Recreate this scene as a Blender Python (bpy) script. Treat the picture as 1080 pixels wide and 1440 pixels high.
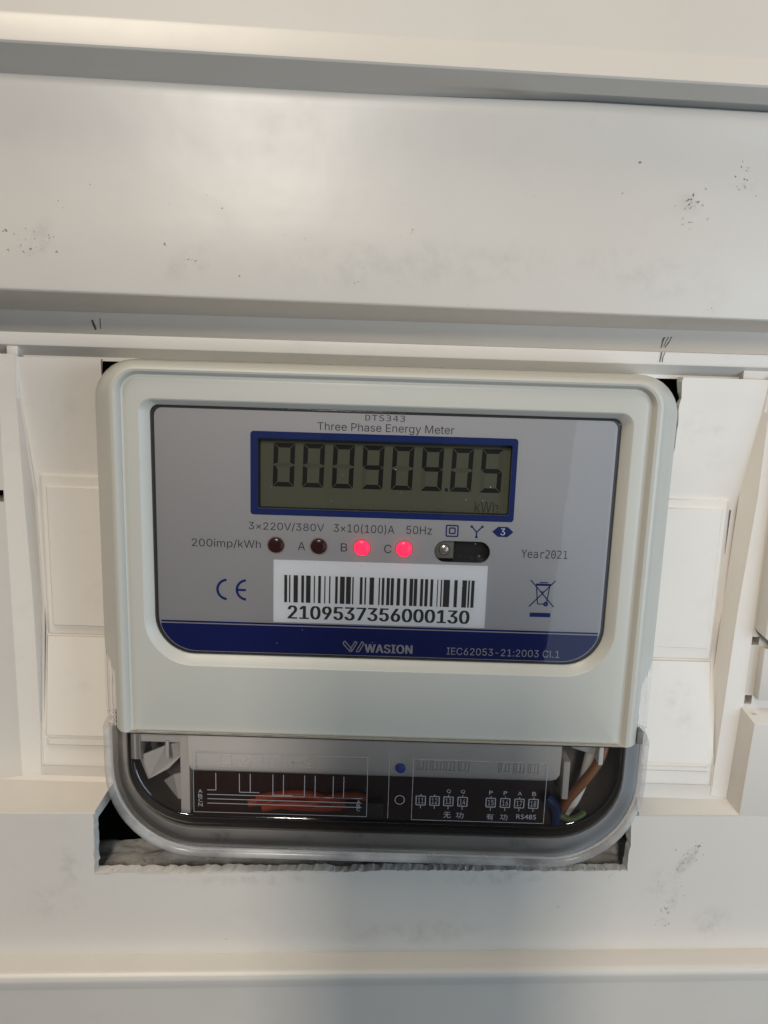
import bpy, bmesh, math, random
from mathutils import Matrix, Vector

for o in list(bpy.data.objects):
    bpy.data.objects.remove(o)
scn = bpy.context.scene
COL = scn.collection
S = 0.001                                   # everything below is written in millimetres

# ------------------------------------------------------------------ camera
# world: X right, Y into the wall, Z up; the front of the cabinet panel is Y = 0
def rot_cam(yaw, pitch, roll):
    y, p, r = (math.radians(a) for a in (yaw, pitch, roll))
    Ry = Matrix(((math.cos(y), 0, math.sin(y)), (0, 1, 0), (-math.sin(y), 0, math.cos(y))))
    Rx = Matrix(((1, 0, 0), (0, math.cos(p), math.sin(p)), (0, -math.sin(p), math.cos(p))))
    Rz = Matrix(((math.cos(r), -math.sin(r), 0), (math.sin(r), math.cos(r), 0), (0, 0, 1)))
    R = Ry @ Rx @ Rz
    T = Matrix(((1, 0, 0), (0, 0, 1), (0, -1, 0)))
    R = T @ R
    c0, c1, c2 = R.col[0], -R.col[1], -R.col[2]
    return Matrix((c0, c1, c2)).transposed()
cam_d = bpy.data.cameras.new('camera')
cam = bpy.data.objects.new('camera', cam_d)
COL.objects.link(cam)
cam_d.sensor_fit = 'VERTICAL'
cam_d.sensor_height = 36
cam_d.lens = 27.0
cam_d.clip_start = 0.01
cam_d.clip_end = 50
cam.matrix_world = Matrix.Translation((0, -0.240, 0)) @ rot_cam(3.554, 10.767, -2.072).to_4x4()
scn.camera = cam

# ------------------------------------------------------------------ light
world = bpy.data.worlds.new('World')
scn.world = world
world.use_nodes = True
bg = world.node_tree.nodes['Background']
bg.inputs['Color'].default_value = (1.0, 0.95, 0.95, 1)
bg.inputs['Strength'].default_value = 0.065
scn.view_settings.view_transform = 'Standard'
scn.view_settings.look = 'None'
scn.view_settings.exposure = 0.0
scn.view_settings.gamma = 1.0

def area(name, loc, target, sx, sy, power, color):
    d = bpy.data.lights.new(name, 'AREA')
    d.shape = 'RECTANGLE'
    d.size, d.size_y, d.energy, d.color = sx, sy, power, color
    o = bpy.data.objects.new(name, d)
    COL.objects.link(o)
    o.location = loc
    v = Vector(target) - Vector(loc)
    o.rotation_euler = v.to_track_quat('-Z', 'Y').to_euler()
    return o
area('ceiling_lamp', (-0.30, -0.30, 0.90), (0, 0, -0.03), 0.5, 0.3, 4.6, (1.0, 0.89, 0.73))
area('room_lamp', (-0.160, -1.32, 0.53), (0, 0, 0.0), 0.16, 0.42, 9.3, (1.0, 0.925, 0.83))
area('window_light', (0.56, -0.46, -0.08), (0, 0.02, -0.05), 0.42, 0.45, 2.3, (0.65, 0.82, 1.0))
area('far_window', (0.78, -1.25, -0.30), (0.10, 0, -0.05), 1.0, 0.9, 2.5, (0.72, 0.86, 1.0))

# ------------------------------------------------------------------ frames
# frame M: the meter's own axes (origin mid front face); the cabinet's recessed floor is parallel to it
Rrel = Matrix(((0.9982762, 0.0584799, -0.0049676), (-0.0584791, 0.9982886, 0.0003062), (0.0049770, -0.0000151, 0.9999876)))
ORG = Vector((14.976, -7.594, -53.274))
MW = Matrix.Translation(ORG * S) @ Rrel.to_4x4()
RINV = Rrel.inverted()
def W(x, z, y):                              # panel (world) millimetres -> frame M millimetres
    return tuple(RINV @ (Vector((x, y, z)) - ORG))
CAMM = RINV @ (Vector((0, -240, 0)) - ORG)
def dp(x, z, y):                             # sizes measured on the front plane, carried to a plane y further in
    k = (y - CAMM.y) / (0 - CAMM.y)
    return (CAMM.x + (x - CAMM.x) * k, CAMM.z + (z - CAMM.z) * k)

# ------------------------------------------------------------------ materials
MATS = {}
def nodes(m):
    m.use_nodes = True
    nt = m.node_tree
    return nt, nt.nodes['Principled BSDF']
def L(nt, a, b): nt.links.new(a, b)
def plain(name, col, rough=0.5, metal=0.0, emit=None, es=0.0, spec=0.5, bump=0.0, bscale=4000, coat=0.0):
    m = bpy.data.materials.new(name)
    nt, b = nodes(m)
    b.inputs['Base Color'].default_value = (*col, 1)
    b.inputs['Roughness'].default_value = rough
    b.inputs['Metallic'].default_value = metal
    b.inputs['Specular IOR Level'].default_value = spec
    b.inputs['Coat Weight'].default_value = coat
    if emit:
        b.inputs['Emission Color'].default_value = (*emit, 1)
        b.inputs['Emission Strength'].default_value = es
    if bump:
        tc = nt.nodes.new('ShaderNodeTexCoord')
        n = nt.nodes.new('ShaderNodeTexNoise'); n.inputs['Scale'].default_value = bscale; n.inputs['Detail'].default_value = 2
        bp = nt.nodes.new('ShaderNodeBump'); bp.inputs['Strength'].default_value = bump; bp.inputs['Distance'].default_value = 0.0001
        L(nt, tc.outputs['Object'], n.inputs['Vector']); L(nt, n.outputs['Fac'], bp.inputs['Height']); L(nt, bp.outputs['Normal'], b.inputs['Normal'])
    MATS[name] = m
    return m

def plastic(name, col, rough, wave=0.25, fine=0.08, dirt=0.0, tint=0.05):
    """moulded plastic: slight waviness, orange peel, dust and hazy dirt"""
    m = bpy.data.materials.new(name)
    nt, b = nodes(m)
    tc = nt.nodes.new('ShaderNodeTexCoord')
    n1 = nt.nodes.new('ShaderNodeTexNoise'); n1.inputs['Scale'].default_value = 22; n1.inputs['Detail'].default_value = 4
    n2 = nt.nodes.new('ShaderNodeTexNoise'); n2.inputs['Scale'].default_value = 2600; n2.inputs['Detail'].default_value = 2
    n3 = nt.nodes.new('ShaderNodeTexNoise'); n3.inputs['Scale'].default_value = 75; n3.inputs['Detail'].default_value = 7; n3.inputs['Roughness'].default_value = 0.7
    for n in (n1, n2, n3): L(nt, tc.outputs['Object'], n.inputs['Vector'])
    # colour: slow tint drift + faint grime blotches
    mx = nt.nodes.new('ShaderNodeMix'); mx.data_type = 'RGBA'
    mx.inputs['A'].default_value = (*[c * (1 - tint) for c in col], 1)
    mx.inputs['B'].default_value = (*[min(1, c * (1 + tint)) for c in col], 1)
    L(nt, n1.outputs['Fac'], mx.inputs['Factor'])
    rp = nt.nodes.new('ShaderNodeValToRGB')
    rp.color_ramp.elements[0].position = 0.56; rp.color_ramp.elements[0].color = (0, 0, 0, 1)
    rp.color_ramp.elements[1].position = 0.80; rp.color_ramp.elements[1].color = (1, 1, 1, 1)
    L(nt, n3.outputs['Fac'], rp.inputs['Fac'])
    ml = nt.nodes.new('ShaderNodeMath'); ml.operation = 'MULTIPLY'; ml.inputs[1].default_value = dirt
    L(nt, rp.outputs['Color'], ml.inputs[0])
    mx2 = nt.nodes.new('ShaderNodeMix'); mx2.data_type = 'RGBA'
    mx2.inputs['B'].default_value = (0.20, 0.18, 0.15, 1)
    L(nt, ml.outputs[0], mx2.inputs['Factor']); L(nt, mx.outputs['Result'], mx2.inputs['A'])
    L(nt, mx2.outputs['Result'], b.inputs['Base Color'])
    # roughness drift
    mr = nt.nodes.new('ShaderNodeMapRange')
    mr.inputs['To Min'].default_value = rough * 0.85; mr.inputs['To Max'].default_value = rough * 1.2
    L(nt, n3.outputs['Fac'], mr.inputs['Value']); L(nt, mr.outputs['Result'], b.inputs['Roughness'])
    b1 = nt.nodes.new('ShaderNodeBump'); b1.inputs['Strength'].default_value = wave; b1.inputs['Distance'].default_value = 0.0012
    b2 = nt.nodes.new('ShaderNodeBump'); b2.inputs['Strength'].default_value = fine; b2.inputs['Distance'].default_value = 0.0001
    L(nt, n1.outputs['Fac'], b1.inputs['Height']); L(nt, n2.outputs['Fac'], b2.inputs['Height'])
    L(nt, b1.outputs['Normal'], b2.inputs['Normal']); L(nt, b2.outputs['Normal'], b.inputs['Normal'])
    MATS[name] = m
    return m

plastic('panel_plastic', (0.64, 0.597, 0.535), 0.31, wave=0.26, fine=0.05, dirt=0.07)
plastic('recess_plastic', (0.78, 0.73, 0.66), 0.42, wave=0.30, fine=0.08, dirt=0.10)
plastic('meter_plastic', (0.52, 0.51, 0.455), 0.36, wave=0.05, fine=0.30, dirt=0.06, tint=0.03)
plastic('inner_plastic', (0.60, 0.58, 0.54), 0.4, wave=0.1, fine=0.1, dirt=0.1)
plastic('shield_plastic', (0.74, 0.72, 0.68), 0.4, wave=0.1, fine=0.1, dirt=0.03)
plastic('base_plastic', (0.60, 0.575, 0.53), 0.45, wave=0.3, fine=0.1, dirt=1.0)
plain('cut_plastic', (0.60, 0.57, 0.52), 0.85, bump=0.9, bscale=1500)
plain('dark_void', (0.02, 0.019, 0.018), 0.9)  # hollow's walls coloured near black: the shade in the hole is painted
plain('near_black', (0.022, 0.022, 0.024), 0.6)
plain('blue_print', (0.011, 0.027, 0.15), 0.5, spec=0.15)
plain('blue_band', (0.006, 0.013, 0.115), 0.5, spec=0.12)
plain('dark_print', (0.045, 0.047, 0.07), 0.6)
plain('logo_print', (0.34, 0.345, 0.37), 0.5)
plain('sticker', (0.76, 0.79, 0.83), 0.5, bump=0.15, bscale=1200)
plain('barcode_ink', (0.018, 0.016, 0.017), 0.55)
plain('lcd_back', (0.108, 0.112, 0.078), 0.4, spec=0.2)
plain('lcd_ink', (0.016, 0.016, 0.015), 0.5, spec=0.1)
plain('lcd_faint', (0.090, 0.094, 0.066), 0.4, spec=0.2)
plain('lcd_mid', (0.022, 0.022, 0.02), 0.4)
plain('black_plastic', (0.016, 0.015, 0.016), 0.3)
plain('block_plastic', (0.034, 0.016, 0.013), 0.45)
plain('base_dark', (0.22, 0.20, 0.185), 0.5)  # cavity wall darkened in its colour to stand for shade under the cover
plain('seam', (0.035, 0.034, 0.04), 0.3)
plain('led_off', (0.045, 0.012, 0.011), 0.18)
plain('led_on', (0.5, 0.02, 0.04), 0.2, emit=(1.0, 0.014, 0.050), es=2.5)
plain('led_core', (0.9, 0.2, 0.3), 0.3, emit=(1.0, 0.020, 0.068), es=2.1)
plain('led_rim', (0.30, 0.20, 0.20), 0.35)
plain('lens_metal', (0.55, 0.50, 0.42), 0.25, metal=0.8)
plain('housing', (0.16, 0.15, 0.135), 0.35)
plain('white_line', (0.31, 0.31, 0.33), 0.6)
plain('wire_white', (0.62, 0.58, 0.50), 0.4)
plain('wire_brown', (0.20, 0.085, 0.035), 0.4)
plain('wire_orange', (0.33, 0.052, 0.016), 0.5)
plain('lug', (0.05, 0.04, 0.038), 0.5)
plain('wire_blue', (0.014, 0.032, 0.10), 0.45)
plain('wire_green', (0.11, 0.14, 0.045), 0.5)
plain('blue_seal', (0.05, 0.11, 0.55), 0.4)
plain('pencil', (0.10, 0.10, 0.11), 0.6)
plain('scuff', (0.21, 0.20, 0.185), 0.8)
plain('scuff_light', (0.43, 0.41, 0.37), 0.8)
plain('dust', (0.5, 0.5, 0.5), 0.9)

plain('phone_glass', (0.012, 0.012, 0.014), 0.06)

def face_metal():
    m = bpy.data.materials.new('silver_face')
    nt, b = nodes(m)
    b.inputs['Base Color'].default_value = (0.44, 0.44, 0.455, 1)
    b.inputs['Metallic'].default_value = 0.75
    b.inputs['Roughness'].default_value = 0.58
    tc = nt.nodes.new('ShaderNodeTexCoord')
    n = nt.nodes.new('ShaderNodeTexNoise'); n.inputs['Scale'].default_value = 5200; n.inputs['Detail'].default_value = 1
    L(nt, tc.outputs['Object'], n.inputs['Vector'])
    bp = nt.nodes.new('ShaderNodeBump'); bp.inputs['Strength'].default_value = 0.12; bp.inputs['Distance'].default_value = 0.0001
    L(nt, n.outputs['Fac'], bp.inputs['Height']); L(nt, bp.outputs['Normal'], b.inputs['Normal'])
    MATS['silver_face'] = m
face_metal()

def clear(name, tint, rough=0.03, ior=1.49, refl=1.0, bumps=0.0):
    """thin clear plastic: Fresnel mix of see-through and mirror"""
    m = bpy.data.materials.new(name)
    m.use_nodes = True
    nt = m.node_tree
    nt.nodes.clear()
    out = nt.nodes.new('ShaderNodeOutputMaterial')
    mix = nt.nodes.new('ShaderNodeMixShader')
    tr = nt.nodes.new('ShaderNodeBsdfTransparent'); tr.inputs['Color'].default_value = (*tint, 1)
    gl = nt.nodes.new('ShaderNodeBsdfGlossy'); gl.inputs['Roughness'].default_value = rough
    gl.inputs['Color'].default_value = (refl, refl, refl, 1)
    fr = nt.nodes.new('ShaderNodeFresnel'); fr.inputs['IOR'].default_value = ior
    L(nt, fr.outputs[0], mix.inputs[0]); L(nt, tr.outputs[0], mix.inputs[1]); L(nt, gl.outputs[0], mix.inputs[2])
    L(nt, mix.outputs[0], out.inputs['Surface'])
    if bumps:
        tc = nt.nodes.new('ShaderNodeTexCoord')
        n = nt.nodes.new('ShaderNodeTexNoise'); n.inputs['Scale'].default_value = 60
        L(nt, tc.outputs['Object'], n.inputs['Vector'])
        bp = nt.nodes.new('ShaderNodeBump'); bp.inputs['Strength'].default_value = bumps; bp.inputs['Distance'].default_value = 0.001
        L(nt, n.outputs['Fac'], bp.inputs['Height']); L(nt, bp.outputs['Normal'], gl.inputs['Normal']); L(nt, bp.outputs['Normal'], fr.inputs['Normal'])
    MATS[name] = m
clear('clear_pane', (0.965, 0.97, 0.975), 0.02, bumps=0.02)

def glass(name, col, rough, ior=1.47):
    m = bpy.data.materials.new(name)
    nt, b = nodes(m)
    b.inputs['Base Color'].default_value = (*col, 1)
    b.inputs['Transmission Weight'].default_value = 1.0
    b.inputs['Roughness'].default_value = rough
    b.inputs['IOR'].default_value = ior
    tc = nt.nodes.new('ShaderNodeTexCoord')
    n = nt.nodes.new('ShaderNodeTexNoise'); n.inputs['Scale'].default_value = 45; n.inputs['Detail'].default_value = 3
    L(nt, tc.outputs['Object'], n.inputs['Vector'])
    bp = nt.nodes.new('ShaderNodeBump'); bp.inputs['Strength'].default_value = 0.12; bp.inputs['Distance'].default_value = 0.001
    L(nt, n.outputs['Fac'], bp.inputs['Height']); L(nt, bp.outputs['Normal'], b.inputs['Normal'])
    MATS[name] = m
def smudge():
    m = bpy.data.materials.new('smudge')
    m.use_nodes = True
    nt = m.node_tree; b = nt.nodes['Principled BSDF']; out = nt.nodes['Material Output']
    b.inputs['Base Color'].default_value = (0.17, 0.16, 0.145, 1); b.inputs['Roughness'].default_value = 0.8
    tr = nt.nodes.new('ShaderNodeBsdfTransparent')
    mx = nt.nodes.new('ShaderNodeMixShader')
    tc = nt.nodes.new('ShaderNodeTexCoord')
    n = nt.nodes.new('ShaderNodeTexNoise'); n.inputs['Scale'].default_value = 190; n.inputs['Detail'].default_value = 8; n.inputs['Roughness'].default_value = 0.72
    at = nt.nodes.new('ShaderNodeAttribute'); at.attribute_name = 'grime'
    rp = nt.nodes.new('ShaderNodeMapRange'); rp.inputs['From Min'].default_value = 0.46; rp.inputs['From Max'].default_value = 0.78; rp.inputs['To Max'].default_value = 0.55
    ml = nt.nodes.new('ShaderNodeMath'); ml.operation = 'MULTIPLY'
    L(nt, tc.outputs['Object'], n.inputs['Vector']); L(nt, n.outputs['Fac'], rp.inputs['Value'])
    L(nt, rp.outputs['Result'], ml.inputs[0]); L(nt, at.outputs['Fac'], ml.inputs[1]); L(nt, ml.outputs[0], mx.inputs[0])
    L(nt, tr.outputs[0], mx.inputs[1]); L(nt, b.outputs[0], mx.inputs[2]); L(nt, mx.outputs[0], out.inputs['Surface'])
    MATS['smudge'] = m
smudge()
def frost():
    m = bpy.data.materials.new('clear_frost')
    m.use_nodes = True
    nt = m.node_tree; b = nt.nodes['Principled BSDF']; out = nt.nodes['Material Output']
    b.inputs['Base Color'].default_value = (0.74, 0.73, 0.71, 1); b.inputs['Roughness'].default_value = 0.16
    tr = nt.nodes.new('ShaderNodeBsdfTransparent'); tr.inputs['Color'].default_value = (0.93, 0.93, 0.94, 1)
    mx = nt.nodes.new('ShaderNodeMixShader')
    tc = nt.nodes.new('ShaderNodeTexCoord')
    n = nt.nodes.new('ShaderNodeTexNoise'); n.inputs['Scale'].default_value = 48; n.inputs['Detail'].default_value = 6
    mr = nt.nodes.new('ShaderNodeMapRange'); mr.inputs['To Min'].default_value = -0.25; mr.inputs['To Max'].default_value = 1.0
    L(nt, tc.outputs['Object'], n.inputs['Vector']); L(nt, n.outputs['Fac'], mr.inputs['Value']); L(nt, mr.outputs['Result'], mx.inputs[0])
    L(nt, tr.outputs[0], mx.inputs[1]); L(nt, b.outputs[0], mx.inputs[2]); L(nt, mx.outputs[0], out.inputs['Surface'])
    MATS['clear_frost'] = m
frost()
clear('clear_lid', (0.945, 0.947, 0.957), 0.03, ior=1.55, bumps=0.22)

clear('clear_edge', (0.50, 0.49, 0.51), 0.06, ior=1.75)

def rubble():
    m = bpy.data.materials.new('mortar')
    nt, b = nodes(m)
    tc = nt.nodes.new('ShaderNodeTexCoord')
    n = nt.nodes.new('ShaderNodeTexNoise'); n.inputs['Scale'].default_value = 160; n.inputs['Detail'].default_value = 8; n.inputs['Roughness'].default_value = 0.75
    L(nt, tc.outputs['Object'], n.inputs['Vector'])
    rp = nt.nodes.new('ShaderNodeValToRGB')
    e = rp.color_ramp.elements
    e[0].position = 0.30; e[0].color = (0.15, 0.13, 0.11, 1)
    e[1].position = 0.47; e[1].color = (0.43, 0.405, 0.37, 1)
    L(nt, n.outputs['Fac'], rp.inputs['Fac']); L(nt, rp.outputs['Color'], b.inputs['Base Color'])
    b.inputs['Roughness'].default_value = 0.95
    bp = nt.nodes.new('ShaderNodeBump'); bp.inputs['Strength'].default_value = 0.7; bp.inputs['Distance'].default_value = 0.001
    L(nt, n.outputs['Fac'], bp.inputs['Height']); L(nt, bp.outputs['Normal'], b.inputs['Normal'])
    MATS['mortar'] = m
rubble()

# ------------------------------------------------------------------ object helpers
def thing(name, label, cat, group=None):
    o = bpy.data.objects.new(name, None)
    o.empty_display_size = 0.02
    COL.objects.link(o)
    o.matrix_world = MW
    o['label'] = label; o['category'] = cat
    if group: o['group'] = group
    return o

def finish(me, name, mat, parent, smooth=None, label=None):
    if mat: me.materials.append(MATS[mat])
    if smooth is not None:
        me.polygons.foreach_set('use_smooth', [True] * len(me.polygons))
        me.set_sharp_from_angle(angle=math.radians(smooth))
    me.update()
    o = bpy.data.objects.new(name, me)
    COL.objects.link(o)
    if parent is not None:
        o.parent = parent
    else:
        o.matrix_world = MW
    if label: o['label'] = label
    return o

def mesh(name, verts, faces, mat, parent, smooth=None, label=None, bevel=0):
    bm = bmesh.new()
    vs = [bm.verts.new((v[0] * S, v[1] * S, v[2] * S)) for v in verts]
    for f in faces:
        try: bm.faces.new([vs[i] for i in f])
        except ValueError: pass
    bmesh.ops.remove_doubles(bm, verts=bm.verts, dist=1e-7)
    bmesh.ops.recalc_face_normals(bm, faces=bm.faces)
    if bevel:
        es = [e for e in bm.edges if e.is_manifold and e.calc_face_angle(0) > 0.5]
        bmesh.ops.bevel(bm, geom=es, offset=bevel * S, segments=2, affect='EDGES', profile=0.6)
    me = bpy.data.meshes.new(name)
    bm.to_mesh(me); bm.free()
    return finish(me, name, mat, parent, smooth, label)

def rr(x0, x1, z0, z1, rtl, rtr, rbr, rbl, n=8):
    """rounded rectangle, clockwise from the top-left corner, always 4*(n+1) points"""
    pts = []
    for cx, cz, r, a0 in ((x0 + rtl, z1 - rtl, rtl, 180), (x1 - rtr, z1 - rtr, rtr, 90), (x1 - rbr, z0 + rbr, rbr, 0), (x0 + rbl, z0 + rbl, rbl, -90)):
        for i in range(n + 1):
            a = math.radians(a0 - 90 * i / n)
            pts.append((cx + r * math.cos(a), cz + r * math.sin(a)))
    return pts

def loft(name, rings, mat, parent, smooth=35, cap0=False, cap1=False, label=None):
    """rings: list of (points(x, z), y)"""
    n = len(rings[0][0])
    verts, faces = [], []
    for pts, y in rings:
        verts += [(p[0], y, p[1]) for p in pts]
    for k in range(len(rings) - 1):
        for i in range(n):
            j = (i + 1) % n
            faces.append((k * n + i, k * n + j, (k + 1) * n + j, (k + 1) * n + i))
    if cap0: faces.append(tuple(range(n)))
    if cap1: faces.append(tuple(range((len(rings) - 1) * n, len(rings) * n)))
    return mesh(name, verts, faces, mat, parent, smooth, label)

def plate_mesh(loops, y0, y1, bevel=0.0):
    """flat plate with holes: loops of (x, z), front at y0, back at y1"""
    cu = bpy.data.curves.new('tmp', 'CURVE')
    cu.dimensions = '2D'; cu.fill_mode = 'BOTH'
    t = abs(y1 - y0) / 2
    cu.extrude = max(0.0, t - bevel) * S
    cu.bevel_depth = bevel * S; cu.bevel_resolution = 1
    cu.offset = -bevel * S
    for lp in loops:
        sp = cu.splines.new('POLY')
        sp.points.add(len(lp) - 1)
        for p, q in zip(sp.points, lp): p.co = (q[0] * S, q[1] * S, 0, 1)
        sp.use_cyclic_u = True
    ob = bpy.data.objects.new('tmp', cu)
    COL.objects.link(ob)
    bpy.context.view_layer.update()
    me = bpy.data.meshes.new_from_object(ob.evaluated_get(bpy.context.evaluated_depsgraph_get()))
    bpy.data.objects.remove(ob); bpy.data.curves.remove(cu)
    me.materials.clear()
    ym = (y0 + y1) / 2 * S
    for v in me.vertices:
        x, y, z = v.co
        v.co = (x, ym - z, y)
    return me
def plate(name, loops, y0, y1, mat, parent, bevel=0.0, smooth=None, label=None):
    me = plate_mesh(loops, y0, y1, bevel)
    me.name = name
    return finish(me, name, mat, parent, smooth if smooth is not None else (40 if bevel else None), label)

import os
FONTS = {}
def font(fn):
    if fn not in FONTS:
        FONTS[fn] = None
        for base in (bpy.utils.system_resource('DATAFILES', path='fonts'), os.path.join(bpy.utils.resource_path('LOCAL'), 'datafiles', 'fonts')):
            try:
                FONTS[fn] = bpy.data.fonts.load(os.path.join(base, fn)); break
            except Exception:
                pass
    return FONTS[fn]

def text(name, body, x0, x1, z0, z1, y, mat, parent, weight=0.0, spacing=1.0, shear=0.0, label=None, face='Inter.woff2'):
    """flat print, fitted to the box x0..x1, z0..z1 on plane y"""
    cu = bpy.data.curves.new('tmp', 'FONT')
    cu.body = body; cu.size = 1.0; cu.fill_mode = 'NONE'; cu.space_character = spacing; cu.shear = shear
    cu.resolution_u = 4
    if face and font(face): cu.font = font(face)
    ob = bpy.data.objects.new('tmp', cu)
    COL.objects.link(ob)
    bpy.context.view_layer.update()
    wm = bpy.data.meshes.new_from_object(ob.evaluated_get(bpy.context.evaluated_depsgraph_get()))
    bpy.data.objects.remove(ob); bpy.data.curves.remove(cu)
    # outlines -> closed loops
    nb = {}
    for e in wm.edges:
        p, q = e.vertices
        nb.setdefault(p, []).append(q); nb.setdefault(q, []).append(p)
    seen, loops = set(), []
    for st_ in nb:
        if st_ in seen: continue
        lp, cur, prev = [], st_, None
        while cur not in seen:
            seen.add(cur); lp.append(wm.vertices[cur].co.copy())
            nx = [k for k in nb[cur] if k != prev and k not in seen]
            prev = cur
            if not nx: break
            cur = nx[0]
        if len(lp) > 2: loops.append(lp)
    def split(l, depth=0):
        n = len(l)
        for i in range(n):
            p, p2 = l[i], l[(i + 1) % n]
            for j in range(i + 2, n):
                if i == 0 and j == n - 1: continue
                q, q2 = l[j], l[(j + 1) % n]
                d = (p2.x - p.x) * (q2.y - q.y) - (p2.y - p.y) * (q2.x - q.x)
                if abs(d) < 1e-12: continue
                t = ((q.x - p.x) * (q2.y - q.y) - (q.y - p.y) * (q2.x - q.x)) / d
                u = ((q.x - p.x) * (p2.y - p.y) - (q.y - p.y) * (p2.x - p.x)) / d
                if 1e-6 < t < 1 - 1e-6 and 1e-6 < u < 1 - 1e-6 and depth < 6:
                    X = p.lerp(p2, t)
                    return split([X] + l[i + 1:j + 1], depth + 1) + split([X] + l[j + 1:] + l[:i + 1], depth + 1)
        return [l]
    def sarea(l): return sum(p.x * q.y - q.x * p.y for p, q in zip(l, l[1:] + l[:1])) / 2
    def inside(p, l):
        c = False
        for u, w in zip(l, l[1:] + l[:1]):
            if (u.y > p.y) != (w.y > p.y) and p.x < (w.x - u.x) * (p.y - u.y) / (w.y - u.y) + u.x: c = not c
        return c
    bpy.data.meshes.remove(wm)
    parts = []
    for l in loops:
        for q in split(l):
            if len(q) > 2 and abs(sarea(q)) > 1e-5: parts.append(q)
    loops = parts
    sgn_ = sarea(max(loops, key=lambda l: abs(sarea(l))))
    # a loop that lies inside an odd number of larger loops is a counter
    from mathutils.geometry import tessellate_polygon
    info = [(l, abs(sarea(l))) for l in loops]
    big = sorted(info, key=lambda t: -t[1])
    outers, holes = [], []
    for l, ar in big:
        d = sum(1 for m_, am in big if am > ar and all(inside(p, m_) for p in l[::max(1, len(l) // 6)]))
        (outers if sarea(l) * sgn_ > 0 else holes).append((l, ar))
    V, Fc = [], []
    for n_, (l, ar) in enumerate(outers):
        hs = [h for h, ah in holes if ah < ar and all(inside(p, l) for p in h[::max(1, len(h) // 6)])]
        polyl = [[Vector((p.x, p.y, 0)) for p in q] for q in [l] + hs]
        base = len(V)
        dy = (n_ % 2) * 0.006
        for q in polyl: V += [(p.x, p.y, dy) for p in q]
        Fc += [tuple(base + k for k in t) for t in tessellate_polygon(polyl)]
    if weight:
        nv = len(V)
        V = [(v[0] - weight, v[1], v[2]) for v in V] + [(v[0] + weight, v[1], v[2] + 0.012) for v in V] + [(v[0], v[1], v[2] + 0.024) for v in V]
        Fc = Fc + [tuple(k + nv for k in t) for t in Fc] + [tuple(k + 2 * nv for k in t) for t in Fc]
    ax, bx = min(v[0] for v in V), max(v[0] for v in V)
    ay, by = min(v[1] for v in V), max(v[1] for v in V)
    vv = [((x0 + (v[0] - ax) / (bx - ax) * (x1 - x0)), y - v[2], (z0 + (v[1] - ay) / (by - ay) * (z1 - z0))) for v in V]
    return mesh(name, vv, Fc, mat, parent, None, label)

def polys(name, plist, y, mat, parent, label=None, thick=0.0):
    """flat printed shapes, one mesh; each polygon a list of (x, z)"""
    verts, faces = [], []
    for p in plist:
        b = len(verts)
        verts += [(q[0], y, q[1]) for q in p]
        faces.append(tuple(range(b, b + len(p))))
    return mesh(name, verts, faces, mat, parent, None, label)

def seg(a, b, w):
    dx, dz = b[0] - a[0], b[1] - a[1]
    l = math.hypot(dx, dz) or 1
    nx, nz = -dz / l * w / 2, dx / l * w / 2
    return [(a[0] + nx, a[1] + nz), (b[0] + nx, b[1] + nz), (b[0] - nx, b[1] - nz), (a[0] - nx, a[1] - nz)]
def arc(cx, cz, r0, r1, a0, a1, n=14):
    out = []
    for i in range(n):
        u, v = math.radians(a0 + (a1 - a0) * i / n), math.radians(a0 + (a1 - a0) * (i + 1) / n)
        out.append([(cx + r0 * math.cos(u), cz + r0 * math.sin(u)), (cx + r1 * math.cos(u), cz + r1 * math.sin(u)),
                    (cx + r1 * math.cos(v), cz + r1 * math.sin(v)), (cx + r0 * math.cos(v), cz + r0 * math.sin(v))])
    return out
def disc(cx, cz, r, n=20): return [(cx + r * math.cos(2 * math.pi * i / n), cz + r * math.sin(2 * math.pi * i / n)) for i in range(n)]

def box(name, x0, x1, y0, y1, z0, z1, mat, parent, bevel=0.3, label=None, top_in=0.0):
    v = [(x0, y0, z0), (x1, y0, z0), (x1, y1, z0), (x0, y1, z0), (x0, y0, z1), (x1, y0, z1), (x1, y1, z1), (x0, y1, z1)]
    f = [(0, 1, 2, 3), (4, 5, 6, 7), (0, 1, 5, 4), (1, 2, 6, 5), (2, 3, 7, 6), (3, 0, 4, 7)]
    return mesh(name, v, f, mat, parent, 35, label, bevel)

def tube(name, pts, r, mat, parent, sides=14, sub=8):
    P = [Vector(p) for p in pts]
    path = []
    for i in range(len(P) - 1):
        p0, p1, p2, p3 = P[max(0, i - 1)], P[i], P[i + 1], P[min(len(P) - 1, i + 2)]
        for k in range(sub):
            t = k / sub
            path.append(0.5 * ((2 * p1) + (p2 - p0) * t + (2 * p0 - 5 * p1 + 4 * p2 - p3) * t * t + (3 * p1 - p0 - 3 * p2 + p3) * t ** 3))
    path.append(P[-1])
    verts, faces = [], []
    for i, p in enumerate(path):
        d = (path[min(i + 1, len(path) - 1)] - path[max(i - 1, 0)]).normalized()
        u = d.cross(Vector((0, 1, 0.01))).normalized(); w = d.cross(u)
        for k in range(sides):
            a = 2 * math.pi * k / sides
            verts.append(p + r * (math.cos(a) * u + math.sin(a) * w))
    for i in range(len(path) - 1):
        for k in range(sides):
            j = (k + 1) % sides
            faces.append((i * sides + k, i * sides + j, (i + 1) * sides + j, (i + 1) * sides + k))
    faces.append(tuple(range(sides))); faces.append(tuple(range((len(path) - 1) * sides, len(path) * sides)))
    return mesh(name, verts, faces, mat, parent, 50)

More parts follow.
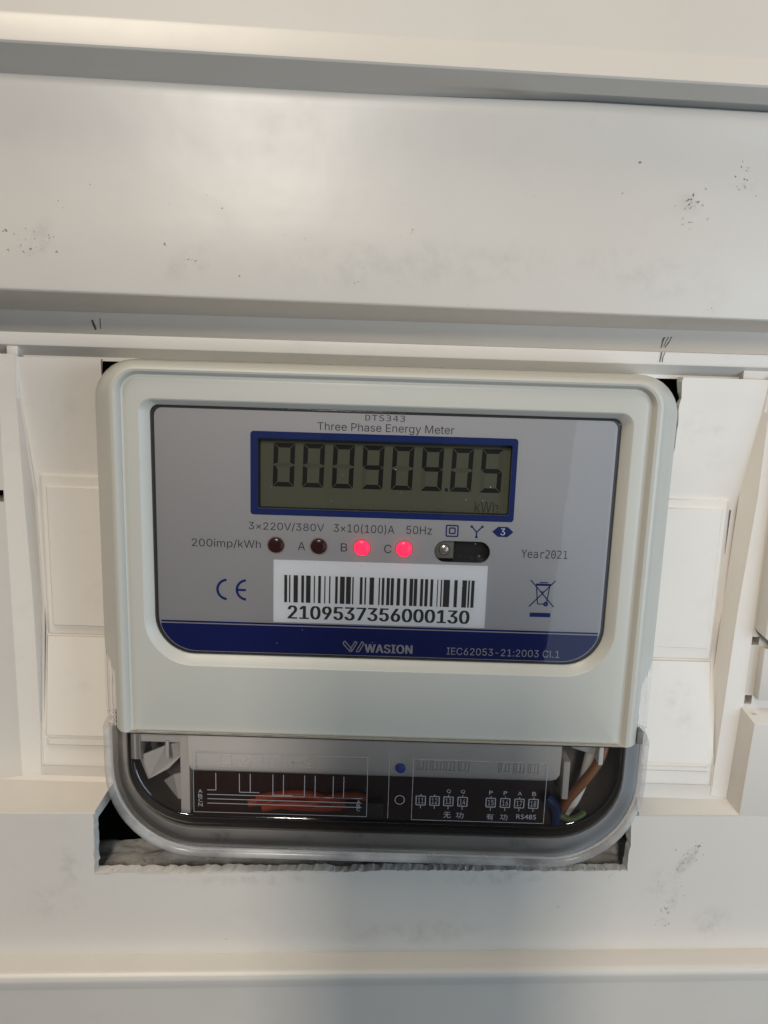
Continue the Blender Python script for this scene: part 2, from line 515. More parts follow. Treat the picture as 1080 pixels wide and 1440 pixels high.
def sweep(name, prof, mat, parent, xs=(-330, 420), smooth=30, n=1, warp=None):
    """profile (z, y) in panel millimetres run along X"""
    verts, faces = [], []
    cols = n + 1
    for z, y in prof:
        for c in range(cols):
            x = xs[0] + (xs[1] - xs[0]) * c / n
            if warp: z_, y_ = warp(x, z, y)
            else: z_, y_ = z, y
            verts.append(W(x, z_, y_))
    for i in range(len(prof) - 1):
        for c in range(n):
            a = i * cols + c
            faces.append((a, a + 1, a + cols + 1, a + cols))
    return mesh(name, verts, faces, mat, parent, smooth)

def jag(a, b, step, amp, rnd):
    """points from a to b (excluding b) with a sawn, broken wobble"""
    l = math.hypot(b[0] - a[0], b[1] - a[1])
    n = max(1, int(l / step))
    nx, nz = -(b[1] - a[1]) / l, (b[0] - a[0]) / l
    out = [a]
    drift = 0
    for i in range(1, n):
        t = (i + rnd.uniform(-.35, .35)) / n
        drift = 0.7 * drift + rnd.uniform(-amp, amp)
        out.append((a[0] + (b[0] - a[0]) * t + nx * drift, a[1] + (b[1] - a[1]) * t + nz * drift))
    return out

# ================================================================== CABINET PANEL
panel = thing('cabinet_panel', 'off-white moulded plastic cabinet panel with a rough sawn hole round the meter', 'cabinet panel')
rnd = random.Random(4)

def gap(x): return max(0.0, min(1.0, (x + 5) / 75)) ** 1.5
def warp_rail(x, z, y):                       # the joint between rail and panel opens towards the right
    g = gap(x)
    if z < 78.45: return z + g * 1.3, y + g * (4.0 if z < 78 else 1.0)
    return z, y
def warp_panel(x, z, y):
    g = gap(x)
    if z > 74: return z + g * 1.0 * (0.2 + (z - 74) / 4), y - g * 0.9 * (1 if z < 77.2 else 0.4)
    return z, y
# upper rail: flat face, up-facing lip, underside that steps back to the upper panel
sweep('upper_rail', [(330, -8), (89.6, -8.6), (88.9, -8.8), (88.2, -9.1), (82.0, -11.6), (81.2, -11.8), (80.7, -11.4), (80.4, -10.6), (78.6, -4.6), (78.3, -3.8), (77.3, -1.0), (76.4, 1.2)], 'panel_plastic', panel, n=60, warp=warp_rail)
# upper panel sheet
sweep('upper_panel', [(76.9, 2.4), (77.1, 0.9), (76.8, 0.25), (76.1, 0.0), (73, 0), (60, 0), (40, 0), (19.3, 0), (18.5, 0.15), (18.05, 0.6), (17.9, 1.2)], 'panel_plastic', panel, n=60, warp=warp_panel)

# soffit from the upper panel back to the tilted recess, then groove, lip
def ruled(name, front, back, mat, parent, mids=0, smooth=30):
    n = len(front)
    verts = list(front) + list(back)
    faces = [(i, i + 1, n + i + 1, n + i) for i in range(n - 1)]
    return mesh(name, verts, faces, mat, parent, smooth)
XL, XR = -330, 420
ruled('soffit', [W(XL, 17.9, 1.2), W(XR, 17.9, 1.2)], [(-345, 37, 68.0), (405, 37, 68.8)], 'panel_plastic', panel)
prof = [(71.0, 37.1), (61.9, 37.0), (61.1, 36.6), (60.8, 35.6), (60.6, 21.3), (60.4, 20.8), (57.0, 20.6), (56.4, 20.9), (56.0, 21.6), (53.2, 25.5), (52.0, 25.6)]
v, f = [], []
for z, y in prof:
    v += [(-345, y, z), (405, y, z)]
for i in range(len(prof) - 1): f.append((2 * i, 2 * i + 1, 2 * i + 3, 2 * i + 2))
mesh('header_strip', v, f, 'recess_plastic', panel, 30)

# recess floor, left and right of the opening (frame M): strip, lens-shaped step, flap
HL, HR = -93.7, 94.3                                     # sawn edges
def bend(z):
    t = [(200, -3.2), (50, -3.0), (8, 3.2), (-40, 3.4), (-78, -2.9), (-300, -3.1)]
    for (z1, b1), (z0, b0) in zip(t, t[1:]):
        if z0 <= z <= z1: return b1 + (b0 - b1) * (z1 - z) / (z1 - z0)
def deep(x, y, z):                           # sizes read on the plane y = 22, carried to the true depth
    k = (y - CAMM.y) / (22 - CAMM.y)
    return (CAMM.x + (x - CAMM.x) * k, y, CAMM.z + (z - CAMM.z) * k)
def flap_side(sgn):
    nm = 'left' if sgn < 0 else 'right'
    if sgn < 0:
        strip = [(-122.2, 53.4), (-122.1, 39.1), (-121.4, 5.9), (-120.3, -31.5), (-120.3, -73.8), (-120.6, -84), (-121, -97)]
        inner = [(-121.9, 53.4), (-121.4, 39.2), (-118.0, 6.0), (-117.4, -31.5), (-119.9, -75.2), (-120.5, -84), (-121, -97)]
        xo = -127.6
    else:
        strip = [(124.8, 53.4), (124.6, 42), (124.4, 13.6), (122.3, -26.4), (121.5, -63.3), (120.9, -84), (120.9, -97)]
        inner = [(124.4, 53.4), (123.4, 42), (119.3, 15.8), (118.0, -26.5), (117.6, -50), (120.7, -84), (120.9, -97)]
        xo = 128.2
    n = len(strip)
    # strip
    v = [(xo, 20.6, z) for x, z in strip] + [(x, 20.8, z) for x, z in strip]
    v += [(x + sgn * -0.2, 21.2, z) for x, z in strip] + [deep(x + sgn * 0.25, 23.6 + bend(z), z) for x, z in inner] + [deep(x - sgn * .6, 24.35 + bend(z), z) for x, z in inner]
    edge = []
    xe = HL if sgn < 0 else HR
    for x, z in inner: edge.append((xe, 24.7, z))
    f = []
    for k in range(4):
        for i in range(n - 1):
            f.append((k * n + i, k * n + i + 1, (k + 1) * n + i + 1, (k + 1) * n + i))
    mesh('side_strip', v, f, 'recess_plastic', panel, 25)
    return inner
innL = flap_side(-1)
innR = flap_side(1)

def lerp_edge(inner, z):
    for (x0, z0), (x1, z1) in zip(inner, inner[1:]):
        if z1 <= z <= z0:
            return x0 + (x1 - x0) * (z0 - z) / (z0 - z1 + 1e-9)
    return inner[-1][0]

def flap(sgn):
    inner = innL if sgn < 0 else innR
    xe = HL if sgn < 0 else HR
    amp = 0.22 if sgn < 0 else 0.4
    # one knock-out flap: base sheet with a sawn inner edge
    sawn = jag((xe, 52.6), (xe + (0.3 if sgn > 0 else 0), -97), 2.1, amp, rnd) + [(xe, -97)]
    outer = [(x, z) for x, z in inner if z < 52]
    if sgn > 0:   # wider, broken notch at the top corner
        sawn = [(x + max(0, min(1, (z - 24) / 26)) * 1.7, z) for x, z in sawn]
    else:         # thin crack half way down
        sawn = [(x - (0.9 if -22 < z < 8 else 0.0) - max(0, (z - 44) / 8) * 0.5, z) for x, z in sawn]
    lp = [(inner[0][0], 52.6)] + outer + list(reversed(sawn))
    # folded sheet: rows across the flap, leaning forward at head and foot
    zs = sorted({z for x, z in sawn} | {z for x, z in outer} | {52.6, 6, -42, -79}, reverse=True)
    def xsawn(z):
        for (xa, za), (xb, zb_) in zip(sawn, sawn[1:]):
            if zb_ <= z <= za and za - zb_ > 1e-9: return xa + (xb - xa) * (za - z) / (za - zb_)
        return sawn[-1][0]
    v, f = [], []
    for z in zs:
        v += [deep(lerp_edge(inner, min(z, 53.3)), 24.3 + bend(z), z), deep(xsawn(z), 24.3 + bend(z), z)]
    for i in range(len(zs) - 1): f.append((2 * i, 2 * i + 1, 2 * i + 3, 2 * i + 2))
    base = mesh('knockout_flap', v, f, 'recess_plastic', panel, 20)
    # broken white edge left by the saw
    v, f = [], []
    for x, z in sawn:
        v += [deep(x, 24.25 + bend(z), z), deep(x - sgn * (rnd.uniform(0.1, 0.7) + (rnd.uniform(.3, 1.5) if sgn > 0 and z > 20 else 0)), 27.0 + bend(z) + rnd.uniform(-.3, 0.6), z)]
    for i in range(len(sawn) - 1): f.append((2 * i, 2 * i + 1, 2 * i + 3, 2 * i + 2))
    mesh('sawn_edge', v, f, 'cut_plastic', base, None, 'rough pale sawn edge')
    # two-step raised pad
    if sgn < 0:
        x1o, x1i = -116.2, -114.6
        zt, zt2, zb2, zb = 14.2, 10.4, -38.9, -41.9
        zl, zl2 = -80.2, -83.4
    else:
        x1o, x1i = 115.4, 114.0
        zt, zt2, zb2, zb = 12.6, 9.6, -40.3, -44.2
        zl, zl2 = -84.0, -86.4
    def padloop(xo, z1, z0, inset, ins2=None):
        xi = xe + sgn * 0.9
        a, b = (xo, xi) if sgn < 0 else (xi, xo)
        return rr(a, b, z0, z1, .5, .5, .5, .5, 2)
    xi = xe + sgn * 0.35
    def pad(name, xo_t, xo_b, z1, z0, yb, yt, bev, par):
        pts_b = [(xo_t, z1), (xi, z1), (xi, z0), (xo_b, z0)]
        s = -sgn
        pts_t = [(xo_t + s * bev, z1 - bev), (xi, z1 - bev), (xi, z0 + bev * .4), (xo_b + s * bev, z0 + bev * .4)]
        v = [deep(x, yb + bend(z), z) for x, z in pts_b] + [deep(x, yt + bend(z), z) for x, z in pts_t]
        f = [(4, 5, 6, 7), (0, 1, 5, 4), (1, 2, 6, 5), (2, 3, 7, 6), (3, 0, 4, 7)]
        return mesh(name, v, f, 'recess_plastic', par, None)
    pad('raised_step', x1o, x1o + (-1.0 if sgn < 0 else -1.6) * 0, zt, zb, 24.35, 23.1, 0.6, base)
    pad('raised_pad', x1i, x1i, zt2, zb2, 23.15, 21.9, 0.6, base)
    # lower tongue, slightly tapered, with a lip under it
    xo_t = -116.6 if sgn < 0 else 115.6
    xo_b = -119.0 if sgn < 0 else 119.6
    pad('lower_tongue', xo_t, xo_b, zb - 0.6, zl, 24.35, 22.9, 0.35, base)
    pad('tongue_lip', xo_b, xo_b, zl - 0.5, zl2 - 0.6, 24.35, 23.4, 1.0, base)
    return base
fl_l = flap(-1)
fl_r = flap(1)
# upright slit beside the right pad
mesh('slit', [deep(116.0, 27.3, 9.3), deep(116.5, 27.3, 9.0), deep(116.15, 27.3, -6), deep(116.05, 27.3, -6)], [(0, 1, 2, 3)], 'pencil', fl_r)

# recess bottom floor, below the flaps: rounds into the ledge; the ledge runs forward to the lower panel
def ledge(xa, xb, jag_end):
    """xa..xb in frame M at the back; front edge follows the panel's own plane"""
    n = 8
    rows = []
    for t, (fz, fy) in enumerate(((0, 0), (0.10, 0.02), (0.3, 0.08), (0.75, 0.7), (0.95, 0.985), (1, 1))):
        row = []
        for i in range(n + 1):
            x = xa + (xb - xa) * i / n
            back = Vector((x, 20.95, -91.5))
            # the same x on the front edge of the lower panel
            fx = x + 15.0 + (0.0)
            front = Vector(W(fx + (x - 0) * 0.0, -151.6 - 0.004 * max(0, fx), 0))
            # corner of the L-shaped section
            cor = Vector((x, 20.8, -96.4))
            if t == 0: p = back
            elif t == 1: p = back.lerp(cor, 0.75)
            elif t == 2: p = cor.lerp(front, 0.07)
            elif t == 3: p = cor.lerp(front, 0.6)
            elif t == 4: p = cor.lerp(front, 0.975)
            else: p = front + Vector((0, 0.4, -0.6))
            row.append(tuple(p))
        rows.append(row)
    v = [p for r in rows for p in r]
    f = []
    for k in range(len(rows) - 1):
        for i in range(n):
            f.append((k * (n + 1) + i, k * (n + 1) + i + 1, (k + 1) * (n + 1) + i + 1, (k + 1) * (n + 1) + i))
    return mesh('ledge', v, f, 'panel_plastic', panel, 28)
ledge(-345, HL - 0.4, 1)
ledge(HR - 0.6, 134.0, 0)
ledge(188.0, 405, 0)
# cracked corner flap left where the ledge was sawn off
mesh('cracked_edge', [W(-79.2, -151.2, 0.5), W(-76.4, -147.0, 8), W(-73.8, -146.2, 20), W(-74.6, -150.5, 21), W(-77.8, -154.0, 9), W(-79.6, -155.6, 1.2)],
     [(0, 1, 4, 5), (1, 2, 3, 4)], 'cut_plastic', panel, None)

# lower panel sheet with the bottom of the hole sawn out of it
def lower_panel():
    r = random.Random(11)
    xl, xr, zb = -79.4, 106.6, -173.8
    cut = jag((xl, -151.9), (xl - 0.3, zb), 1.7, 0.25, r) + jag((xl - 0.3, zb), (xr, zb), 1.4, 0.2, r) + jag((xr, zb), (xr + .4, -152.4), 1.9, 0.4, r) + [(xr + .4, -152.4)]
    lp = [(XL, -151.7)] + cut + [(144.8, -152.6), (XR, -153.5), (XR, -206.6), (XL, -206.2)]
    me = plate_mesh([lp], 0, 2.6)
    for vv in me.vertices:
        p = W(vv.co.x / S, vv.co.z / S, vv.co.y / S)
        vv.co = (p[0] * S, p[1] * S, p[2] * S)
    lower = finish(me, 'lower_panel', 'panel_plastic', panel)
    # pale burr along the sawn edge
    v, f = [], []
    for i, (x, z) in enumerate(cut):
        ins = r.uniform(0.15, 0.9)
        dx = 0; dz = 0
        if i and abs(z - zb) < 1.3: dz = 1
        a = W(x, z + dz * r.uniform(0.0, .45), -0.06 - r.uniform(0, .2))
        b = W(x + (ins if x < -70 else (-ins if x > 100 else 0)), z + dz * r.uniform(0.1, 0.7), 2.8 + r.uniform(0, .7))
        c = W(x - (r.uniform(.1, .5) if x < -70 else (-r.uniform(.1, .7) if x > 100 else 0)), z - dz * r.uniform(0.1, .8), -0.03)
        v += [c, a, b]
    for i in range(len(cut) - 1):
        f += [(3 * i, 3 * i + 1, 3 * i + 4, 3 * i + 3), (3 * i + 1, 3 * i + 2, 3 * i + 5, 3 * i + 4)]
    mesh('sawn_edge', v, f, 'cut_plastic', lower, None, 'rough pale sawn edge')
    # loose curls of plastic on the cut
    v, f = [], []
    for k in range(70):
        if k < 24: x = r.uniform(66, 106)
        else: x = r.uniform(xl, xr)
        s = r.uniform(0.2, 0.65) * (1.7 if k < 10 else 1)
        y = r.uniform(-0.2, 2.2); z = zb + r.uniform(-0.2, .5)
        b = len(v)
        for q in range(5):
            v.append(W(x + s * r.uniform(-1, 1), z + s * r.uniform(-.5, .9), y + s * r.uniform(-1, 1)))
        f += [(b, b + 1, b + 2), (b, b + 2, b + 3), (b + 1, b + 3, b + 4), (b, b + 3, b + 4)]
    o = mesh('swarf', v, f, 'cut_plastic', lower, None); o['kind'] = 'stuff'
    return lower
low = lower_panel()
# lower rail: cream ledge that steps forward, soft nose, then the lower face
sweep('lower_rail', [(-206.0, 0.3), (-206.3, -6.8), (-206.6, -7.9), (-207.3, -8.7), (-208.3, -9.0), (-209.4, -8.9), (-212.4, -7.9), (-213.4, -7.6), (-330, -7.6)], 'panel_plastic', panel)

# left flank: shallow slope with two slots, from the strip outwards
def flank_left():
    X = [-127.6, -127.75, -127.95, -135.0, -150.0, -345]
    Y = [20.6, 20.57, 20.5, 19.4, 17.0, -10]
    Z = [53.6, 30.5, 26.5, 8.6, 4.6, -97.0]
    holes = {(2, 1), (3, 1), (2, 3), (3, 3)}
    v, f = [], []
    for z in Z:
        for x, y in zip(X, Y): v.append((x, y, z))
    nx = len(X)
    for i in range(len(Z) - 1):
        for k in range(nx - 1):
            if (k, i) in holes: continue
            f.append((i * nx + k, i * nx + k + 1, (i + 1) * nx + k + 1, (i + 1) * nx + k))
    # slot walls going in
    for (z1, z0) in ((30.5, 26.5), (8.6, 4.6)):
        b = len(v)
        for x, y in ((-127.95, 20.5), (-150.0, 17.0)):
            v += [(x, y, z1), (x, y, z0), (x, y + 14, z1), (x, y + 14, z0)]
        f += [(b, b + 1, b + 3, b + 2), (b, b + 2, b + 6, b + 4), (b + 1, b + 3, b + 7, b + 5)]
    mesh('side_flank', v, f, 'panel_plastic', panel, None)
flank_left()
# right flank: strip, then blocks and slots, and the lower post
def flank_right():
    X = [128.2, 128.35, 130.9, 190, 405]
    Z = [53.4, -34.9, -37.9, -56.4, -59.7, -97]
    v = [(x, 20.6, z) for z in Z for x in X]
    f = [(r_ * 5 + k, r_ * 5 + k + 1, r_ * 5 + k + 6, r_ * 5 + k + 5) for r_ in range(5) for k in range(4) if (k, r_) not in ((1, 1), (1, 3))]
    for z1, z0 in ((-34.9, -37.9), (-56.4, -59.7)):
        b = len(v)
        for x in (128.35, 130.9): v += [(x, 20.6, z1), (x, 20.6, z0), (x, 36, z1), (x, 36, z0)]
        f += [(b, b + 1, b + 3, b + 2), (b, b + 2, b + 6, b + 4), (b + 1, b + 3, b + 7, b + 5), (b + 4, b + 5, b + 7, b + 6)]
    mesh('side_flank', v, f, 'panel_plastic', panel, 25)
    # lower post: left wall in shade, sloped top, front face
    def hexa(name, lo, hi, mat='panel_plastic', bev=0.5):
        vv = lo + hi
        ff = [(0, 1, 2, 3), (4, 5, 6, 7), (0, 1, 5, 4), (1, 2, 6, 5), (2, 3, 7, 6), (3, 0, 4, 7)]
        return mesh(name, vv, ff, mat, panel, 30, None, bev)
    hexa('corner_post', [(126.1, 21, -96.3), (128.9, 15.25, -100.2), (190, 18.8, -102), (190, 22, -96.3)],
                        [(127.3, 21, -60.6), (130.2, 15.25, -64.6), (190, 18.8, -64.6), (190, 21, -60.6)], bev=0.35)
    hexa('clip_block', [(130.9, 22, -56.4), (131.6, 17.6, -56.6), (190, 18.6, -56.6), (190, 22, -56.4)],
                       [(130.9, 22, -38.4), (131.6, 17.6, -38.0), (190, 18.6, -40.0), (190, 22, -40.4)], bev=0.35)
    hexa('upper_block', [(128.4, 22, -31.4), (130.2, 15.6, -33.6), (137, 16.0, -39.0), (137, 22, -38.0)],
                        [(128.9, 22, 54.5), (130.6, 15.6, 54.5), (137, 16.0, 54.5), (137, 22, 54.5)], bev=0.5)
    mesh('clip_screw', [(131.2 + .9 * math.cos(t * .785), 18.2 - 0.02, -62.4 + .5 * math.sin(t * .785)) for t in range(8)], [tuple(range(8))], 'scuff_light', panel)
flank_right()
# small stops at both ends of the header slot
box('end_stop', -124.6, -121.0, 21.5, 26, 52.4, 56.0, 'recess_plastic', panel, 0.4)
box('end_stop', 115.6, 126.0, 22.4, 26, 52.4, 55.4, 'recess_plastic', panel, 0.4)

# pencil marks on the header strip, and scuffs
def stroke(pts, w, y, r):
    out = []
    for a, b in zip(pts, pts[1:]):
        out.append(seg(a, b, w * r.uniform(0.75, 1.25)))
    return out
r = random.Random(3)
mk = []
def pm(pl, w, name='pencil_mark', y=None):
    polys(name, [q for q in stroke(pl, w, 0, r)], 20.55 if y is None else y, 'pencil', panel)
# positions on the groove face (z 61..67) and on the lip (z 57..60)
def dq(pl): return [[(deep(q[0], 36.9, q[1])[0], deep(q[0], 36.9, q[1])[2]) for q in p] for p in pl]
polys('pencil_mark', dq(stroke([(-96.6, 65.0), (-96.2, 63.8), (-95.7, 62.6), (-95.5, 61.9)], 0.75, 0, r) + stroke([(-94.0, 65.6), (-93.9, 62.2)], 0.22, 0, r)), 36.9, 'pencil', panel)
polys('pencil_mark', dq(stroke([(88.5, 65.2), (88.0, 63.6), (87.7, 61.8)], 0.42, 0, r) + stroke([(90.8, 65.4), (90.2, 63.8), (88.9, 61.9)], 0.30, 0, r)
      + stroke([(89.8, 65.3), (89.0, 63.5), (88.5, 62.2)], 0.22, 0, r)), 36.9, 'pencil', panel)
polys('pencil_mark', stroke([(87.6, 60.4), (87.2, 57.2)], 0.32, 0, r) + stroke([(88.7, 60.4), (88.1, 58.8), (88.0, 57.2)], 0.26, 0, r), 20.52, 'pencil', panel)

def scuffs(name, clusters, mat, conv, seed):
    r = random.Random(seed)
    v, f = [], []
    for cx, cz, sx, sz, n, smin, smax, ang in clusters:
        for k in range(n):
            x, z = cx + r.gauss(0, sx), cz + r.gauss(0, sz)
            s = r.uniform(smin, smax); a = math.radians(ang + r.uniform(-70, 70)); el = r.choice((0.9, 1.0, 1.2, 1.4, 2.2))
            b = len(v); m = 7
            for q in range(m):
                t = 2 * math.pi * q / m
                u, w = s * el * math.cos(t) * r.uniform(.35, 1.25), s * math.sin(t) * r.uniform(.3, 1.25)
                v.append(conv(x + u * math.cos(a) - w * math.sin(a), z + u * math.sin(a) + w * math.cos(a)))
            f.append(tuple(range(b, b + m)))
    o = mesh(name, v, f, mat, panel, None)
    o['kind'] = 'stuff'
    return o
cw = lambda x, z: W(x, z, -0.05)
scuffs('scuff_marks', [(-91.3, 30.8, 1.6, 1.6, 6, .12, .30, 60), (-85.5, 33.7, .8, .8, 3, .12, .32, 40), (-98.4, 34.9, .5, .5, 2, .2, .36, 0), (-83.7, 29, .4, .4, 2, .15, .26, 60), (-98, 29, .5, .5, 2, .14, .24, 60),
        (-52.5, 32.7, .12, .12, 1, .28, .34, -55), (-45.3, 27.8, .9, .9, 5, .12, .26, 50), (-30.7, 24.8, .12, .12, 1, .28, .34, -55), (-35.7, 43.8, .1, .1, 1, .2, .25, 0), (-81.7, 42.7, 1.5, 1.2, 3, .1, .2, 40), (-73.5, 48.3, .3, .3, 1, .18, .24, 0),
        (2.8, 24.1, 1.2, .5, 3, .14, .24, 0), (120, 60.5, 1.1, 1.5, 6, .14, .36, 60), (104, 51.7, 1.5, 1.6, 9, .14, .38, 20), (87.6, 62.4, .3, .3, 2, .22, .36, 0), (83.2, 53.1, .2, .2, 1, .26, .32, 80), (104, 46, .7, .4, 3, .18, .34, 20),
        (20.4, 39.4, .2, .4, 2, .14, .28, 80), (114.7, 21.3, 2.2, .9, 5, .1, .22, 30), (-8, 44, 22, 9, 6, .07, .14, 0), (45, 40, 22, 10, 6, .07, .14, 10)], 'scuff', cw, 5)
scuffs('scuff_marks', [(103, 50, 3.5, 3.2, 14, .15, .4, 30), (119, 58, 3, 3.5, 9, .15, .36, 10), (-91, 32, 3.5, 2.5, 9, .12, .34, 60), (-20, 33, 20, 6, 10, .1, .25, 0)], 'scuff_light', cw, 6)
scuffs('scuff_marks', [(128.5, -168.5, 2.6, 2.6, 14, .15, .5, 50), (124.5, -178, 2.2, 3.5, 10, .15, .5, 60), (123, -190, 1.2, 2.8, 9, .2, .5, 70), (121, -197, 1.5, 1.5, 6, .2, .4, 60), (100.5, -176, .6, .5, 3, .18, .3, 40), (9, -186, 30, 6, 5, .1, .2, 0)], 'scuff_light', cw, 7)
scuffs('scuff_marks', [(132.3, -164.3, .8, .6, 5, .15, .36, 40), (129, -169, 1.6, 2, 4, .12, .3, 50), (-35.3, -200.1, .1, .1, 1, .2, .26, 90), (82.6, -188.3, .1, .1, 1, .2, .25, 90)], 'scuff', cw, 8)

# soft grime: thin films of dirt, densest in the middle, broken up by noise
def grime(spots, conv):
    v, f, w = [], [], []
    for cx, cz, rx, rz, ang, k in spots:
        a = math.radians(ang)
        b = len(v); m = 16
        v.append(conv(cx, cz)); w.append(k)
        for ring_, wt in ((0.5, k * .75), (1.0, 0.0)):
            for q in range(m):
                t = 2 * math.pi * q / m
                u, z = rx * ring_ * math.cos(t), rz * ring_ * math.sin(t)
                v.append(conv(cx + u * math.cos(a) - z * math.sin(a), cz + u * math.sin(a) + z * math.cos(a))); w.append(wt)
        for q in range(m):
            p = (q + 1) % m
            f.append((b, b + 1 + q, b + 1 + p)); f.append((b + 1 + q, b + 1 + m + q, b + 1 + m + p, b + 1 + p))
    me = bpy.data.meshes.new('grime')
    me.from_pydata([(p[0] * S, p[1] * S, p[2] * S) for p in v], [], f)
    at = me.attributes.new('grime', 'FLOAT', 'POINT')
    at.data.foreach_set('value', w)
    o = finish(me, 'grime', 'smudge', panel)
    o['kind'] = 'stuff'
cg = lambda x, z: W(x, z, -0.12)
grime([(128, -170, 9, 3.2, 55, .6), (123.5, -189, 10, 2.6, 75, .5), (120, -178, 12, 6, 60, .3), (60, -176.5, 30, 3, 2, .5), (-20, -177, 45, 2.6, 0, .4), (-88, -172, 6, 10, 20, .4), (104, 51, 6, 5, 20, .25),
       (119, 59, 4, 6, 60, .5), (-90, 32, 9, 5, 50, .45), (-45, 28, 10, 5, 30, .35), (20, 30, 60, 9, 3, .22), (95, 30, 30, 9, -10, .22), (-95, -185, 14, 9, 10, .3), (30, -198, 40, 6, 0, .3), (140, -195, 10, 8, 30, .4)], cg)
grime([(105, -60, 9, 12, 20, .24), (110, -70, 6, 7, 60, .2), (104, 36, 7, 10, 80, .26), (110, 26, 9, 6, 20, .16), (-106, -60, 8, 9, 40, .14), (-108, 34, 9, 9, 10, .14)], lambda x, z: deep(x, 24.1 + bend(z) - (1.5 if z < -42 else 0.0), z))

# ================================================================== behind the panel
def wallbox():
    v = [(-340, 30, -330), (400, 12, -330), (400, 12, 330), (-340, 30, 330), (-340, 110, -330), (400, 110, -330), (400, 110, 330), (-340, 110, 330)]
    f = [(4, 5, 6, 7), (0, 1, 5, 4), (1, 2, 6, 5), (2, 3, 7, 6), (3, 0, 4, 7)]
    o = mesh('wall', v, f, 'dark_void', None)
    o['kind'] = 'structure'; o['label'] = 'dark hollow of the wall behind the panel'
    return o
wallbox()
def mortar():
    """broken plaster shelf seen through the bottom of the hole"""
    from mathutils import noise
    nx, ny = 90, 26
    v, f = [], []
    for j in range(ny + 1):
        for i in range(nx + 1):
            x = -110 + 215 * i / nx
            t = j / ny
            y = 10.5 + 17 * min(1, t * 1.4)
            z = -128.6 + 2.2 * min(1, t * 1.5)
            if t > 0.72: z -= (t - 0.72) * 90
            q = Vector((x * 0.09, y * 0.16, 3.1))
            h = noise.fractal(q, 1.0, 2.2, 5) * 1.5 + noise.noise(q * 0.35) * 1.6
            p = W(x + 14.0, z + h - 49.0, y - 9.0 if t < 0.01 else y - 5.0)
            v.append(p)
    for j in range(ny):
        for i in range(nx):
            a = j * (nx + 1) + i
            f.append((a, a + 1, a + nx + 2, a + nx + 1))
    o = mesh('mortar_shelf', v, f, 'mortar', None, 60)
    o['kind'] = 'structure'; o['label'] = 'rough grey plaster shelf in the hole below the meter'
mortar()

# ================================================================== METER
meter = thing('energy_meter', 'pale grey electricity meter with lit red lamps, blue framed display and clear terminal cover', 'electricity meter')
XC = -0.7
def ring(hw, top, bot, rt, rb, n=10): return rr(XC - hw, XC + hw, bot, top, rt, rt, rb, rb, n)
BOT = -66.6
shell_rings = [
    (ring(95.2, 53.4, BOT, 14.5, .2), 40), (ring(94.6, 53.3, BOT, 14.0, .2), 26), (ring(92.9, 53.0, BOT, 13, .2), 14), (ring(85.6, 52.0, BOT, 9.5, .2), 2.6), (ring(84.7, 51.7, BOT, 9.0, .2), 1.2),
    (ring(84.0, 51.3, BOT, 8.6, .2), 0.3), (ring(83.2, 50.85, BOT, 8.0, .2), -0.4), (ring(82.3, 50.25, BOT, 7.4, .2), -0.7), (ring(81.4, 49.65, BOT, 6.8, .2), -0.5),
    (ring(80.75, 49.15, BOT, 6.2, .2), 0.2), (ring(80.4, 48.85, BOT, 5.8, .2), 1.1), (ring(80.1, 48.55, BOT, 5.4, .2), 1.35), (ring(79.7, 48.2, BOT, 5.0, .2), 1.35), (ring(79.2, 47.8, BOT + .3, 4.6, .3), 1.1), (ring(78.2, 46.9, BOT + .8, 4.2, .3), 0.95),
    (ring(75.2, 41.6, -43.6, 4.2, 15.6), 0.95), (ring(74.7, 41.2, -43.1, 3.8, 15.0), 1.2), (ring(72.75, 39.9, -40.9, 2.8, 12.9), 3.3), (ring(72.4, 39.6, -40.5, 2.6, 12.6), 3.8), (ring(72.35, 39.55, -40.4, 2.6, 12.6), 12)]
n = 44
verts, faces = [], []
for pts, y in shell_rings: verts += [(p[0], y, p[1]) for p in pts]
for k in range(len(shell_rings) - 1):
    for i in range(n):
        j = (i + 1) % n
        faces.append((k * n + i, k * n + j, (k + 1) * n + j, (k + 1) * n + i))
faces.append(tuple(range(n))); faces.append(tuple(range((len(shell_rings) - 1) * n, len(shell_rings) * n)))
shell = mesh('front_shell', verts, faces, 'meter_plastic', meter, 22)

# notches in the shell's flanks for the clear cover's side tabs
def cutter(sgn):
    x0, x1 = XC + sgn * 84.9, XC + sgn * 99
    a = [(x0, 2.6 - 1, -48.5), (x1, 13, -41.5), (x1, 60, -41.5), (x0 - sgn * 0.0, 60, -48.5)]
    # prism following the flank: inner face 1.1 mm inside it
    def flank(y): return XC + sgn * (85.6 + (92.9 - 85.6) * (y - 2.6) / 11.4)
    pts = [(2.9, -47.2), (13.5, -42.2)]
    v = []
    for z_top, y, dx in ((-47.0, 3.4, -1.3), (-42.0, 16.5, -1.3)):
        v += [(flank(y) + sgn * dx, y, z_top), (flank(y) + sgn * dx, y, -70)]
    for z_top, y, dx in ((-47.0, 3.4, 9), (-42.0, 16.5, 9)):
        v += [(flank(y) + sgn * dx, y - 6, z_top), (flank(y) + sgn * dx, y - 6, -70)]
    f = [(0, 1, 3, 2), (4, 5, 7, 6), (0, 1, 5, 4), (2, 3, 7, 6), (0, 2, 6, 4), (1, 3, 7, 5)]
    return mesh('tmp_cut', v, f, None, None)
